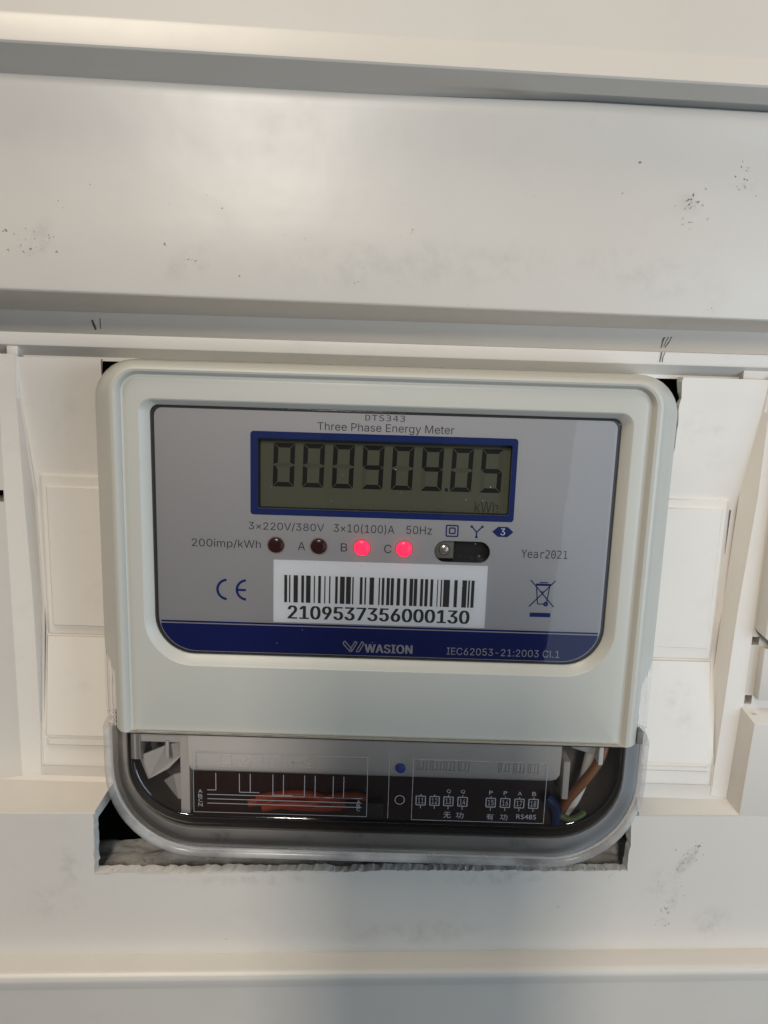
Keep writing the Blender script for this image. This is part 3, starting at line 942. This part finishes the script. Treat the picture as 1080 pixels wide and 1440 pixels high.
for sgn in (-1, 1):
    c = cutter(sgn)
    c.matrix_world = Matrix.Identity(4); 
    c.parent = meter
    md = shell.modifiers.new('cut', 'BOOLEAN'); md.operation = 'DIFFERENCE'; md.solver = 'EXACT'; md.object = c
    bpy.context.view_layer.update()
    me = bpy.data.meshes.new_from_object(shell.evaluated_get(bpy.context.evaluated_depsgraph_get()))
    shell.modifiers.clear()
    old = shell.data; shell.data = me; me.name = 'front_shell'
    bpy.data.objects.remove(c)
me = shell.data
me.polygons.foreach_set('use_smooth', [True] * len(me.polygons)); me.set_sharp_from_angle(angle=math.radians(22))

# --- face plate and everything printed on it
YF = 4.2
def F(x, z): return dp(x, z, YF)
fp_out = ring(72.3, 39.5, -40.35, 2.6, 12.6)
lcd_in = rr(*[c for c in (F(-39.4, 0)[0], F(38.0, 0)[0], F(0, 9.0)[1], F(0, 30.7)[1])], .5, .5, .5, .5, 3)
s0, s1 = F(15.6, -6.3), F(32.9, 0.5)
slot = rr(s0[0], s1[0], s0[1], s1[1], 3.4, 3.4, 3.4, 3.4, 8)
face_plate = plate('face_plate', [fp_out, lcd_in, slot], YF, YF + 0.8, 'silver_face', meter)
plate('window_gap_shade', [ring(72.34, 39.54, -40.4, 2.6, 12.6), ring(71.35, 38.75, -39.75, 2.6, 12.0)], YF - 0.12, YF - 0.02, 'near_black', meter)  # black ring painted in for the shadowed gap round the window
# clear window over the face plate
pane = loft('window_pane', [(ring(72.2, 39.45, -40.3, 2.6, 12.5), 3.95), (ring(72.2, 39.45, -40.3, 2.6, 12.5), 3.55), (ring(71.7, 38.95, -39.8, 2.3, 12.1), 3.35), (ring(2, 2, -2, .4, .4), 3.35)], 'clear_pane', meter, None, cap1=True)
# blue band along the foot of the face plate
zb = F(0, -28.9)[1]
bl = [p for p in ring(71.2, 38.2, -39.55, 2.6, 12.0, 10) if p[1] < zb]
xL = min(p[0] for p in bl); xR = max(p[0] for p in bl)
YP = YF - 0.06
polys('blue_band', [[(xL, zb), (xR, zb)] + bl], YP, 'blue_band', meter)
z1 = F(0, -28.0)[1]
polys('band_line', [[(xL, z1 + .05), (xR, z1 + .05), (xR, z1 - .55), (xL, z1 - .55)]], YP, 'blue_band', meter)
# display bezel print
plate('display_bezel', [rr(F(-41.7, 0)[0], F(39.6, 0)[0], F(0, 7.0)[1], F(0, 32.8)[1], 1, 1, 1, 1, 4), lcd_in], YP - 0.02, YP + 0.03, 'blue_print', meter)

rd = random.Random(21)
v, f = [], []
for k in range(80):
    x, z = rd.uniform(-70, 69), rd.uniform(-39, 38)
    q = rd.uniform(0.05, 0.15) if rd.random() < .93 else rd.uniform(.15, .26)
    if z < -28 and (x < -62 or x > 61): continue
    b0 = len(v)
    for t in range(5): v.append((x + q * math.cos(t * 1.256) * rd.uniform(.5, 1.3), 3.30, z + q * math.sin(t * 1.256) * rd.uniform(.5, 1.3)))
    f.append(tuple(range(b0, b0 + 5)))
for k in range(5):                               # fine hair scratches at the left
    x, z = rd.uniform(-60, -45), rd.uniform(8, 17); a_ = rd.uniform(-.9, .3); l_ = rd.uniform(1, 4)
    b0 = len(v); v += [(q[0], 3.30, q[1]) for q in seg((x, z), (x + l_ * math.cos(a_), z + l_ * math.sin(a_)), .05)]; f.append((b0, b0 + 1, b0 + 2, b0 + 3))
du = mesh('window_dust', v, f, 'dust', pane); du['kind'] = 'stuff'

# --- display in its well
YL = 8.2
wl = rr(F(-39.5, 0)[0], F(38.1, 0)[0], F(0, 8.9)[1], F(0, 30.8)[1], .5, .5, .5, .5, 3)
lcd = loft('display', [(wl, YL), (rr(-2, 2, 18, 20, .1, .1, .1, .1, 3), YL)], 'lcd_back', meter, cap1=True)
loft('display_well', [(wl, YF + .02), (wl, YL + .1)], 'near_black', meter)
def D(x, z): return dp(x, z, YL)
SEGS = {'0': 'abcdef', '9': 'abcdfg', '5': 'afgcd'}
def digit(x0, z0, w, h, ch):
    t = 1.4; g = 0.14; sl = 0.35
    m = z0 + h / 2
    def sk(p): return D(p[0] + (p[1] - z0) / h * sl, p[1])
    def hs(z, up):  # horizontal bars: trapezoids
        if up == 1: q = [(x0 + g, z), (x0 + w - g, z), (x0 + w - t - g, z - t), (x0 + t + g, z - t)]
        elif up == -1: q = [(x0 + g, z), (x0 + w - g, z), (x0 + w - t - g, z + t), (x0 + t + g, z + t)]
        else: q = [(x0 + .3, z), (x0 + t, z + t / 2), (x0 + w - t, z + t / 2), (x0 + w - .3, z), (x0 + w - t, z - t / 2), (x0 + t, z - t / 2)]
        return [sk(p) for p in q]
    def vs(x, side, lo, hi):
        if side < 0: q = [(x, lo + g), (x, hi - g), (x + t, hi - t - g if hi > m + 1 else hi - t * .5), (x + t, lo + t + g if lo < m - 1 else lo + t * .5)]
        else: q = [(x, lo + g), (x, hi - g), (x - t, hi - t - g if hi > m + 1 else hi - t * .5), (x - t, lo + t + g if lo < m - 1 else lo + t * .5)]
        return [sk(p) for p in q]
    allp = {'a': hs(z0 + h, 1), 'd': hs(z0, -1), 'g': hs(m, 0), 'f': vs(x0, -1, m, z0 + h), 'e': vs(x0, -1, z0, m), 'b': vs(x0 + w, 1, m, z0 + h), 'c': vs(x0 + w, 1, z0, m)}
    return [allp[s] for s in SEGS[ch]], [allp[s] for s in 'abcdefg' if s not in SEGS[ch]]
pitch = (35.1 - 6.5 + 34.8) / 7
for i, ch in enumerate('00090905'):
    on, off = digit(-34.9 + i * pitch, 16.0, 6.5, 13.4, ch)
    polys('digit', on, YL - 0.08, 'lcd_ink', lcd)
    if off: polys('digit_ghost', off, YL - 0.07, 'lcd_faint', lcd)
xdot = -34.9 + 6 * pitch - 1.55
polys('decimal_point', [[D(xdot, 16), D(xdot + 1, 16), D(xdot + 1, 17), D(xdot, 17)]], YL - 0.08, 'lcd_ink', lcd)
a, b = D(27.4, 9.8), D(34.6, 13.2)
text('display_unit', 'kWh', a[0], b[0], a[1], b[1], YL - 0.08, 'lcd_mid', lcd)

# --- lettering
def ft(name, body, x0, x1, z0, z1, mat='dark_print', **k):
    a, b = F(x0, z0), F(x1, z1)
    return text(name, body, a[0], b[0], a[1], b[1], YP - 0.03, mat, meter, **k)
ft('printed_text', 'DTS343', -7.0, 5.0, 36.9, 38.7, spacing=1.1, face='DejaVuSansMono.woff2')
ft('printed_text', 'Three Phase Energy Meter', -21.4, 20.0, 32.95, 36.0)
ft('printed_text', '3×220V/380V', -42.3, -18.9, 1.95, 4.7)
ft('printed_text', '3×10(100)A', -15.9, 2.9, 1.8, 4.9)
ft('printed_text', '50Hz', 6.6, 14.5, 2.3, 4.9)
ft('printed_text', '200imp/kWh', -60.0, -38.5, -4.3, -1.1)
ft('printed_text', 'A', -27.0, -24.7, -3.9, -1.3)
ft('printed_text', 'B', -13.6, -11.6, -3.9, -1.3)
ft('printed_text', 'C', -0.1, 2.2, -4.0, -1.3)
ft('printed_text', 'Year2021', 42.7, 57.1, -4.2, -1.5, face='DejaVuSansMono.woff2')
ft('printed_text', 'IEC62053-21:2003 Cl.1', 20.9, 57.0, -36.75, -34.35, mat='logo_print')
ft('maker_name', 'WASION', -5.4, 10.0, -36.9, -34.0, mat='logo_print', weight=0.035, spacing=1.05)
def fpoly(name, pl, mat='blue_print'): return polys(name, [[F(*q) for q in p] for p in pl], YP - 0.03, mat, meter)
# logo: three slanted strokes folded into a W
lg = []
def para(x, z0, x2, z1, w): return [(x, z0), (x + w, z0), (x2 + w, z1), (x2, z1)]
def outline(p, w=0.32): return [seg(p[i], p[(i + 1) % len(p)], w) for i in range(len(p))]
lg += outline([(-12.3, -34.0), (-11.7, -33.2), (-9.2, -36.2), (-10.0, -36.7)])
lg += outline([(-10.3, -36.7), (-9.4, -36.7), (-7.8, -33.6), (-8.4, -33.2)])
lg += outline([(-8.0, -36.7), (-7.1, -36.7), (-5.6, -33.9), (-6.2, -33.2)])
lg += [seg((-9.4, -35.2), (-8.4, -33.3), .3)]
fpoly('maker_logo', lg, 'logo_print')
# conformity mark
ce = arc(-49.0, -17.35, 2.75, 3.55, 95, 265) + arc(-42.9, -17.35, 2.75, 3.55, 95, 265) + [[(-46.1, -17.0), (-43.2, -17.0), (-43.2, -17.75), (-46.1, -17.75)]]
fpoly('conformity_mark', ce)
# double square
fpoly('double_square', outline([(19.0, 2.0), (22.6, 2.0), (22.6, 5.4), (19.0, 5.4)], .42) + outline([(20.0, 2.9), (21.7, 2.9), (21.7, 4.6), (20.0, 4.6)], .42))
fpoly('star_connection_mark', [seg((28.4, 3.5), (28.4, 2.2), .4), seg((28.4, 3.5), (27.0, 5.1), .4), seg((28.4, 3.5), (29.9, 5.1), .4), disc(28.4, 2.0, .42, 10), disc(26.8, 5.25, .42, 10), disc(30.1, 5.25, .42, 10)])
fpoly('class_mark', [[(33.2, 3.85), (35.0, 2.25), (38.0, 2.25), (39.8, 3.85), (38.0, 5.45), (35.0, 5.45)]])
a, b = F(35.85, 2.8), F(37.2, 4.95)
text('printed_text', '3', a[0], b[0], a[1], b[1], YP - 0.06, 'sticker', meter)
# crossed-out bin
bn = [seg((46.2, -11.3), (54.0, -19.9), .35), seg((54.0, -11.3), (46.2, -19.9), .35)]
bn += outline([(48.1, -12.9), (52.3, -12.9), (51.6, -19.0), (48.8, -19.0)], .32) + [seg((47.9, -12.6), (52.6, -12.6), .5), seg((49.0, -12.0), (51.6, -12.0), .35), seg((49.4, -15.0), (50.6, -15.0), .35)]
bn += arc(51.4, -19.0, .35, .8, 0, 360, 10)
bn += [[(46.6, -21.9), (53.1, -21.9), (53.1, -23.3), (46.6, -23.3)]]
fpoly('crossed_bin_mark', bn)

# --- barcode sticker
a, b = F(-34.5, -27.5), F(32.5, -7.15)
st = plate('barcode_label', [rr(a[0], b[0], a[1], b[1], .2, .2, .2, .2, 2)], YP - 0.10, YP + .0, 'sticker', meter)
pxs = [(543, 558), (567, 574), (590, 612), (629, 643), (653, 676), (692, 698), (714, 728), (745, 751), (769, 776), (800, 813), (824, 848), (855, 879), (886, 893), (924, 938), (948, 956), (973, 996), (1019, 1026), (1035, 1048), (1059, 1075)]
bars = [(250 + p / 3.6, 250 + q / 3.6) for p, q in pxs]
bars += [(540 + p / 3.6, 540 + q / 3.6) for p, q in [(36, 52), (67, 84), (100, 116), (131, 149), (153, 170), (185, 200), (208, 224), (236, 250), (270, 275), (288, 295), (302, 334), (356, 373), (396, 420), (426, 435), (442, 458)]]
bp = []
for p, q in bars:
    xa, xb = -31.3 + (p - 400) * 0.2243, -31.3 + (q - 400) * 0.2243
    bp.append([F(xa, -12.0), F(xb, -12.0), F(xb, -20.9), F(xa, -20.9)])
polys('barcode', bp, YP - 0.13, 'barcode_ink', st)
a, b = F(-30.0, -26.3), F(27.6, -21.9)
text('serial_number', '2109537356000130', a[0], b[0], a[1], b[1], YP - 0.13, 'barcode_ink', st, weight=0.03)

# --- indicator lamps
def lamp(x, z, on):
    cx, cz = F(x, z)
    nseg = 24
    def circ(r_): return [(cx + r_ * math.cos(2 * math.pi * i / nseg), cz + r_ * math.sin(2 * math.pi * i / nseg)) for i in range(nseg)]
    rg = [(circ(2.55), YP - .02), (circ(2.5), YP - .2), (circ(2.35), YP - .36), (circ(1.95), YP - .52), (circ(1.2), YP - .63), (circ(.4), YP - .67)]
    o = loft('indicator_lamp', rg, 'led_on' if on else 'led_off', meter, 60, cap1=True, label='lit red indicator lamp' if on else 'unlit dark red indicator lamp')
    loft('lamp_rim', [(circ(2.85), YP - .01), (circ(2.75), YP - .16), (circ(2.5), YP - .10)], 'led_rim', o, 60)
for x, on in ((-33.8, 0), (-20.5, 0), (-7.0, 1), (6.1, 1)):
    lamp(x, -2.55, on)

# --- optical port slot
loft('port_well', [(slot, YF + .02), (slot, YF + 5)], 'black_plastic', meter, cap1=True)
sx, sz = dp(18.6, -2.2, YF + 1.5)
hb = box('port_sensor', sx - 2.9, sx + 3.0, YF + 1.4, YF + 4.5, sz - 3.0, sz + 3.2, 'housing', meter, 0.3)
nn = 20
def cir(r_, ox=0, oz=0): return [(sx + ox + r_ * math.cos(2 * math.pi * i / nn), sz + oz + r_ * math.sin(2 * math.pi * i / nn)) for i in range(nn)]
loft('sensor_lens', [(cir(1.9), YF + 1.4), (cir(1.8), YF + 1.0), (cir(1.3), YF + .7), (cir(.5), YF + .55)], 'lens_metal', hb, 60, cap1=True)

# ================================================================== TERMINAL COMPARTMENT
def T(x, z, y): return dp(x, z, y)
# base behind the cover
base_pts = rr(XC - 90.4, XC + 90.4, -114.2, -67.2, .2, .2, 30, 30, 12)
plate('terminal_base', [base_pts, rr(XC - 84.5, XC + 84.5, -106.0, -69, 2, 2, 23, 23, 10)], 8.0, 11, 'base_plastic', meter, 0.4)
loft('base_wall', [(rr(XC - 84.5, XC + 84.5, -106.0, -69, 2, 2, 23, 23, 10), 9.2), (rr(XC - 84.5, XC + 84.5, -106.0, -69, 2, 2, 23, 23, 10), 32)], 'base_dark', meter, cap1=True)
loft('base_skirt', [(rr(XC - 90.4, XC + 90.4, -114.2, -67.2, .2, .2, 30, 30, 12), 11.8), (rr(XC - 92.5, XC + 92.5, -116.2, -67.2, .2, .2, 31, 31, 12), 40)], 'base_plastic', meter)
# dark terminal block
box('terminal_block', -63.0, 61.0, 9.0, 30, -101.5, -70.0, 'block_plastic', meter, 0.8)
# pale shield strip over the screws, rounded lower edge
def shield():
    prof = [(-68.0, 3.6), (-73.0, 3.6), (-79.6, 3.9), (-81.6, 4.5), (-83.0, 5.8), (-83.6, 7.4), (-83.6, 10)]
    x0, x1 = -63.2, 61.2
    v, f = [], []
    n = len(prof)
    for (z, y) in prof:
        rc = max(0.0, -79.0 - z); ins = 0 if rc == 0 else 2.6 - math.sqrt(max(0, 2.6 ** 2 - min(2.6, rc * .55) ** 2))
        v += [(x0 + ins, y, z), (x1 - ins * 2, y, z)]
    for i in range(n - 1): f.append((2 * i, 2 * i + 1, 2 * i + 3, 2 * i + 2))
    # ends
    b = len(v); v += [(x0, 10, z) for z, y in prof] + [(x1, 10, z) for z, y in prof]
    for i in range(n - 1):
        f.append((2 * i, 2 * i + 2, b + i + 1, b + i)); f.append((2 * i + 1, 2 * i + 3, b + n + i + 1, b + n + i))
    return mesh('terminal_shield', v, f, 'shield_plastic', meter, 40)
sh = shield()
# embossed symbols on the shield
em = []
def esq(x, z, s): return outline([(x, z), (x + s, z), (x + s, z + s), (x, z + s)], .4)
em.append(esq(-52.6, -79.6, 3.6)); em.append(arc(-44.4, -77.8, 1.5, 2.0, 0, 360, 18) + [seg((-45.4, -78.8), (-43.4, -76.8), .4)])
for k, x in enumerate((-38.5, -34.5, -30.5)):
    em.append([seg((x, -79.4), (x, -76.2), .4), seg((x, -76.2), (x + 2.2, -76.2), .4), seg((x + 2.2, -76.2), (x + 2.2, -79.4), .4)])
em.append([seg((-29, -77.8), (-25, -77.8), .4)] + arc(-22.8, -77.8, 1.3, 1.8, 0, 360, 16))
for x in (15, 19.6, 24.2, 29, 42.5, 47.5, 52.3): em.append(esq(x - 1.6, -79.2, 3.4) + [seg((x - .8, -79.2), (x - .8, -75.8), .4), seg((x + .6, -79.2), (x + .6, -75.8), .4)])
def emboss(pl):
    v, f = [], []
    for p in pl:
        b = len(v); m = len(p)
        v += [(q[0], 3.40, q[1]) for q in p] + [(q[0], 3.75, q[1]) for q in p]
        f.append(tuple(range(b, b + m)))
        for i in range(m): f.append((b + i, b + (i + 1) % m, b + m + (i + 1) % m, b + m + i))
    mesh('embossed_symbol', v, f, 'shield_plastic', sh, None)
for pl in em: emboss(pl)
# inner posts and flaps at the left, post at the right
box('shield_post', -66.6, -63.4, 5.5, 28, -99, -69, 'inner_plastic', meter, 0.5)
box('top_rim', -82.5, -63, 6.5, 10, -73.4, -68, 'inner_plastic', meter, 0.3)
box('corner_post', -83.0, -79.8, 5.5, 20, -79.5, -68, 'inner_plastic', meter, 0.4)
box('rim_peg', -71.4, -70.3, 5.6, 7, -79.0, -72.5, 'inner_plastic', meter, 0.2)
def sheetlet(name, pts, mat='inner_plastic', th=0.8):
    n = len(pts)
    v = list(pts) + [(x, y + th, z) for x, y, z in pts]
    f = [tuple(range(n)), tuple(range(n, 2 * n))] + [(i, (i + 1) % n, n + (i + 1) % n, n + i) for i in range(n)]
    return mesh(name, v, f, mat, meter, None, None, 0.1)
sheetlet('bent_flap', [(-81.5, 8.5, -80.0), (-72.0, 7.6, -75.2), (-65.6, 9.5, -74.4), (-66.4, 11.5, -79.5), (-71.5, 9.2, -84.5), (-78.5, 8.8, -88.6)])
sheetlet('wall_web', [(-76.5, 20, -95.5), (-71.0, 13, -89.0), (-66.0, 12, -87.0), (-66.0, 13, -98.0), (-70, 15, -99.5)])
box('inner_post', 63.2, 65.4, 7.0, 24, -90.5, -76.5, 'inner_plastic', meter, 0.4)
box('inner_post', 75.0, 76.6, 8.0, 14, -78.0, -68.0, 'inner_plastic', meter, 0.4)
sheetlet('bent_flap', [(60.5, 9.5, -68.5), (75.5, 9.0, -68.0), (74.8, 12.5, -76.5), (67.0, 12.0, -74.0)])
# blue sealing screw head on the shield
cx, cz = T(7.6, -76.8, 3.4)
def c2(r_): return [(cx + r_ * math.cos(2 * math.pi * i / 20), cz + r_ * math.sin(2 * math.pi * i / 20)) for i in range(20)]
loft('sealing_plug', [(c2(1.65), 3.7), (c2(1.65), 3.2), (c2(1.4), 3.0), (c2(.5), 2.95)], 'blue_seal', meter, 40, cap1=True)

# --- clear terminal cover: front face, rolled edge, flared skirt, flange bead
ZT = -67.15
def lidring(hw, bot, rb, n=12): return rr(XC - hw, XC + hw, bot, ZT, .05, .05, rb, rb, n)
spec = [(89.2, -112.2, 29.4, 5.6), (88.7, -111.6, 29.2, 5.0), (87.7, -110.2, 28.6, 4.1), (86.5, -107.6, 27.4, 3.1), (85.2, -104.6, 25.8, 2.25), (84.2, -102.2, 24.6, 1.75), (83.5, -100.6, 23.6, 1.4), (82.9, -99.5, 22.9, .95),
        (82.2, -98.6, 22.3, .45), (81.4, -97.8, 21.8, .2), (80.4, -96.8, 21.1, .15), (79.2, -95.7, 20.2, .25), (60, -84, 4, .25), (40, -76, 2, .25)]
rings = [(lidring(a, b, c), y) for a, b, c, y in spec]
nn = len(rings[0][0])
verts, faces = [], []
for pts, y in rings: verts += [(p[0], y, p[1]) for p in pts]
for k in range(len(rings) - 1):
    for i in range(nn - 1):
        # the run along the top (between the two top corners) stays open
        if 12 <= i % nn < 13: continue
        j = (i + 1) % nn
        faces.append((k * nn + i, k * nn + j, (k + 1) * nn + j, (k + 1) * nn + i))
    faces.append((k * nn + nn - 1, k * nn, (k + 1) * nn, (k + 1) * nn + nn - 1))
faces.append(tuple(range((len(rings) - 1) * nn, len(rings) * nn)))
lid = mesh('terminal_cover', verts, faces, 'clear_lid', meter, 75)
# moulded rib inside the rolled edge
rib = [(80.6, -97.0, 21.2, .2), (80.3, -96.7, 21.0, -.15), (79.8, -96.2, 20.6, -.2), (79.4, -95.8, 20.3, .2)]
v, f = [], []
for hw_, bt_, rb_, y_ in rib:
    pts = lidring(hw_, bt_, rb_)[25:] + [(XC - hw_, ZT)]
    pts = [(XC + hw_, ZT)] + pts
    m_ = len(pts)
    v += [(p[0], y_, p[1]) for p in pts]
for k in range(3):
    for i in range(m_ - 1): f.append((k * m_ + i, k * m_ + i + 1, (k + 1) * m_ + i + 1, (k + 1) * m_ + i))
mesh('cover_rib', v, f, 'clear_edge', lid, 75)

# pale frosted bead round the cover's flange
bead = [(87.9, -110.7, 28.8, 5.0), (88.2, -111.1, 29.0, 3.9), (88.9, -111.9, 29.4, 3.1), (89.7, -112.8, 29.9, 2.9), (90.5, -113.7, 30.4, 3.3), (91.0, -114.4, 30.8, 4.4), (91.4, -114.9, 31.0, 6.5), (92.2, -115.8, 31.6, 12.5), (92.6, -116.2, 31.8, 17.5)]
v, f = [], []
nb_ = 0
for hw_, bt_, rb_, y_ in bead:
    pts = lidring(hw_, bt_, rb_)
    pts = pts[25:] + pts[:1]                       # down the right side, round the foot, up the left side
    nb_ = len(pts)
    v += [(p[0], y_, p[1]) for p in pts]
    v[-1] = (XC - hw_, y_, ZT); v[-nb_] = v[-nb_]
v2 = []
rows = [v[i * nb_:(i + 1) * nb_] for i in range(len(bead))]
for (hw_, bt_, rb_, y_), row in zip(bead, rows): v2.append([(XC + hw_, y_, ZT)] + row)
nb_ += 1
v = [p for r_ in v2 for p in r_]
for k in range(len(bead) - 1):
    for i in range(nb_ - 1): f.append((k * nb_ + i, k * nb_ + i + 1, (k + 1) * nb_ + i + 1, (k + 1) * nb_ + i))
mesh('cover_flange', v, f, 'clear_frost', lid, 45)

box('cover_seam', XC - 81.5, XC + 81.5, 1.3, 3.2, -68.0, -66.75, 'seam', meter, 0.1)
box('cover_clip', XC + 86.0, XC + 88.0, 2.2, 6, -67.0, -62.4, 'housing', meter, 0.3)
# side tabs of the cover, lying in the shell's notches
for sgn in (-1, 1):
    def fl(y): return XC + sgn * (85.6 + (92.9 - 85.6) * (y - 2.6) / 11.4)
    q = [(3.8, -48.2), (15.5, -43.6), (15.5, -67.0), (3.8, -67.0)]
    v = [(fl(y) - sgn * 0.85, y, z) for y, z in q] + [(fl(y) - sgn * 0.1, y - .2, z) for y, z in q]
    f = [(0, 1, 2, 3), (4, 5, 6, 7)] + [(i, (i + 1) % 4, 4 + (i + 1) % 4, 4 + i) for i in range(4)]
    mesh('side_tab', v, f, 'clear_lid', lid, None, None, 0.15)

# --- wiring diagram printed on the cover
YD = 0.17
dg = []
def dl(a, b, w=0.24): dg.append(seg(a, b, w))
for z in (-88.3, -89.9, -91.5): dl((-56.3, z), (-4.9, z))
dl((-56.3, -86.7), (-53.4, -86.7)); dl((-53.4, -86.7), (-53.4, -80.5))
for x0, x1, zz in ((-45.6, -42.0, -87.2), (-34.5, -31.0, -87.9), (-24.0, -20.5, -88.3), (-14.5, -11, -88.3)):
    dl((x0, -80.5), (x0, zz)); dl((x1, -80.5), (x1, zz)); dl((x0, zz), (x1 + 3, zz))
dg += outline([(-60.8, -94.8), (-3.2, -94.8), (-3.2, -73.4), (-60.8, -73.4)], .18)
dg += outline([(11.8, -95.4), (56.0, -95.4), (56.0, -73.6), (11.8, -73.6)], .18)
dl((3.9, -73.6), (3.9, -95.2), .16)
dg += arc(7.7, -88.3, 1.45, 1.7, 0, 360, 20)
xs_ = {'11': 14.7, '12': 19.3, '13': 23.9, '14': 28.6, '15': 38.0, '16': 42.8, '17': 47.5, '18': 52.2}
for k_, x in xs_.items():
    dg += outline([(x - 1.55, -89.9), (x + 1.55, -89.9), (x + 1.55, -86.7), (x - 1.55, -86.7)], .3)
    dl((x, -89.9), (x, -91.2), .22); dl((x, -86.7), (x, -85.9), .22)
polys('wiring_diagram', dg, YD, 'white_line', lid)
for k_, x in xs_.items():
    text('terminal_number', k_, x - .95, x + .95, -89.3, -87.3, YD, 'white_line', lid)
for body, x0, x1, z0, z1 in (('无', 22.4, 24.9, -94.4, -92.2), ('功', 26.6, 29.2, -94.4, -92.2), ('有', 36.8, 39.2, -94.6, -92.4), ('功', 41.4, 43.9, -94.6, -92.4), ('RS485', 46.8, 53.4, -94.0, -92.3),
                             ('A', -59.3, -57.9, -87.9, -86.6), ('B', -59.3, -57.9, -89.6, -88.3), ('C', -59.3, -57.9, -91.2, -89.9), ('N', -59.3, -57.9, -92.8, -91.5),
                             ('P', 37.3, 38.5, -85.4, -84.0), ('P', 42.1, 43.3, -85.4, -84.0), ('A', 46.8, 48.2, -85.4, -84.0), ('B', 51.6, 52.9, -85.4, -84.0), ('Q', 23.2, 24.6, -85.4, -84.0), ('Q', 27.9, 29.3, -85.4, -84.0),
                             ('A', -6.6, -5.4, -90.0, -88.9), ('B', -6.6, -5.4, -91.4, -90.3), ('C', -6.6, -5.4, -92.8, -91.7)):
    text('printed_text', body, x0, x1, z0, z1, YD, 'white_line', lid, face=None)

# ================================================================== WIRES
def wire(pts, rad, mat, label):
    o = tube('wire', pts, rad, mat, None)
    o['label'] = label; o['category'] = 'wire'
    return o
wire([(77.5, 14, -66), (78.0, 12.5, -73), (76.0, 11.5, -79), (71.5, 11, -86), (66.5, 11, -93), (64.5, 12, -99)], 1.6, 'wire_brown', 'brown insulated wire curving down at the right end of the terminal cover')
wire([(73.2, 15.5, -66), (74.0, 14.5, -74), (73.0, 14, -82), (72.0, 14, -88), (69.5, 14, -95), (67, 15, -100)], 1.7, 'wire_white', 'white insulated wire beside the brown one at the right of the terminal cover')
wire([(-41, 8.6, -94.6), (-33, 7.9, -92.6), (-24, 7.9, -92.2), (-16, 7.6, -94.0), (-9, 7.8, -95.8)], 1.6, 'wire_orange', 'orange wire arching over the foot of the black terminal block')
wire([(-39, 7.8, -97.4), (-31, 6.9, -95.2), (-23, 6.9, -95.0), (-17, 7.4, -93.2), (-8, 7.6, -91.6), (-4, 8.2, -93)], 1.4, 'wire_orange', 'orange wire rising across the other one inside the clear cover')
wire([(-44, 9.2, -96.5), (-37, 8.6, -95.4), (-30, 8.7, -96.8), (-20, 8.4, -97.0), (-12, 8.2, -96.2)], 1.5, 'wire_orange', 'lowest orange wire, along the rim of the clear cover')
box('block_lug', -10.5, 2.5, 6.2, 12, -98.6, -93.6, 'lug', meter, 0.5)
wire([(58, 7.5, -90), (60.5, 7.6, -92.5), (62.2, 8.6, -96), (62.5, 10, -101)], 1.9, 'wire_blue', 'dark blue wire at the right corner of the black terminal block')
wire([(62.5, 8.6, -96.5), (65.5, 8.6, -98.4), (69, 9, -98.6), (72.5, 11, -97.6)], 1.1, 'wire_green', 'thin yellow-green wire at the bottom right inside the clear cover')

# ================================================================== THE PHONE the photograph is taken with: it shades the panel below and shows dark in the clear window
phone = bpy.data.objects.new('phone', None)
phone.empty_display_size = 0.02
COL.objects.link(phone)
phone.matrix_world = cam.matrix_world.copy()
phone['label'] = 'black mobile phone held up in front of the meter'; phone['category'] = 'phone'
def cbox(pts, z0, z1, name, mat, par):
    v = [(x, y, z0) for x, y in pts] + [(x, y, z1) for x, y in pts]
    m = len(pts)
    f = [tuple(range(m)), tuple(range(m, 2 * m))] + [(i, (i + 1) % m, m + (i + 1) % m, m + i) for i in range(m)]
    return mesh(name, v, f, mat, par, 30)
body = cbox(rr(-40, 36, -134, 22, 11, 11, 11, 11, 8), 2.6, 10.2, 'phone_body', 'phone_glass', phone)
isl = cbox(rr(-12, 25, -18, 18, 9, 9, 9, 9, 6), 1.2, 2.62, 'camera_island', 'phone_glass', body)
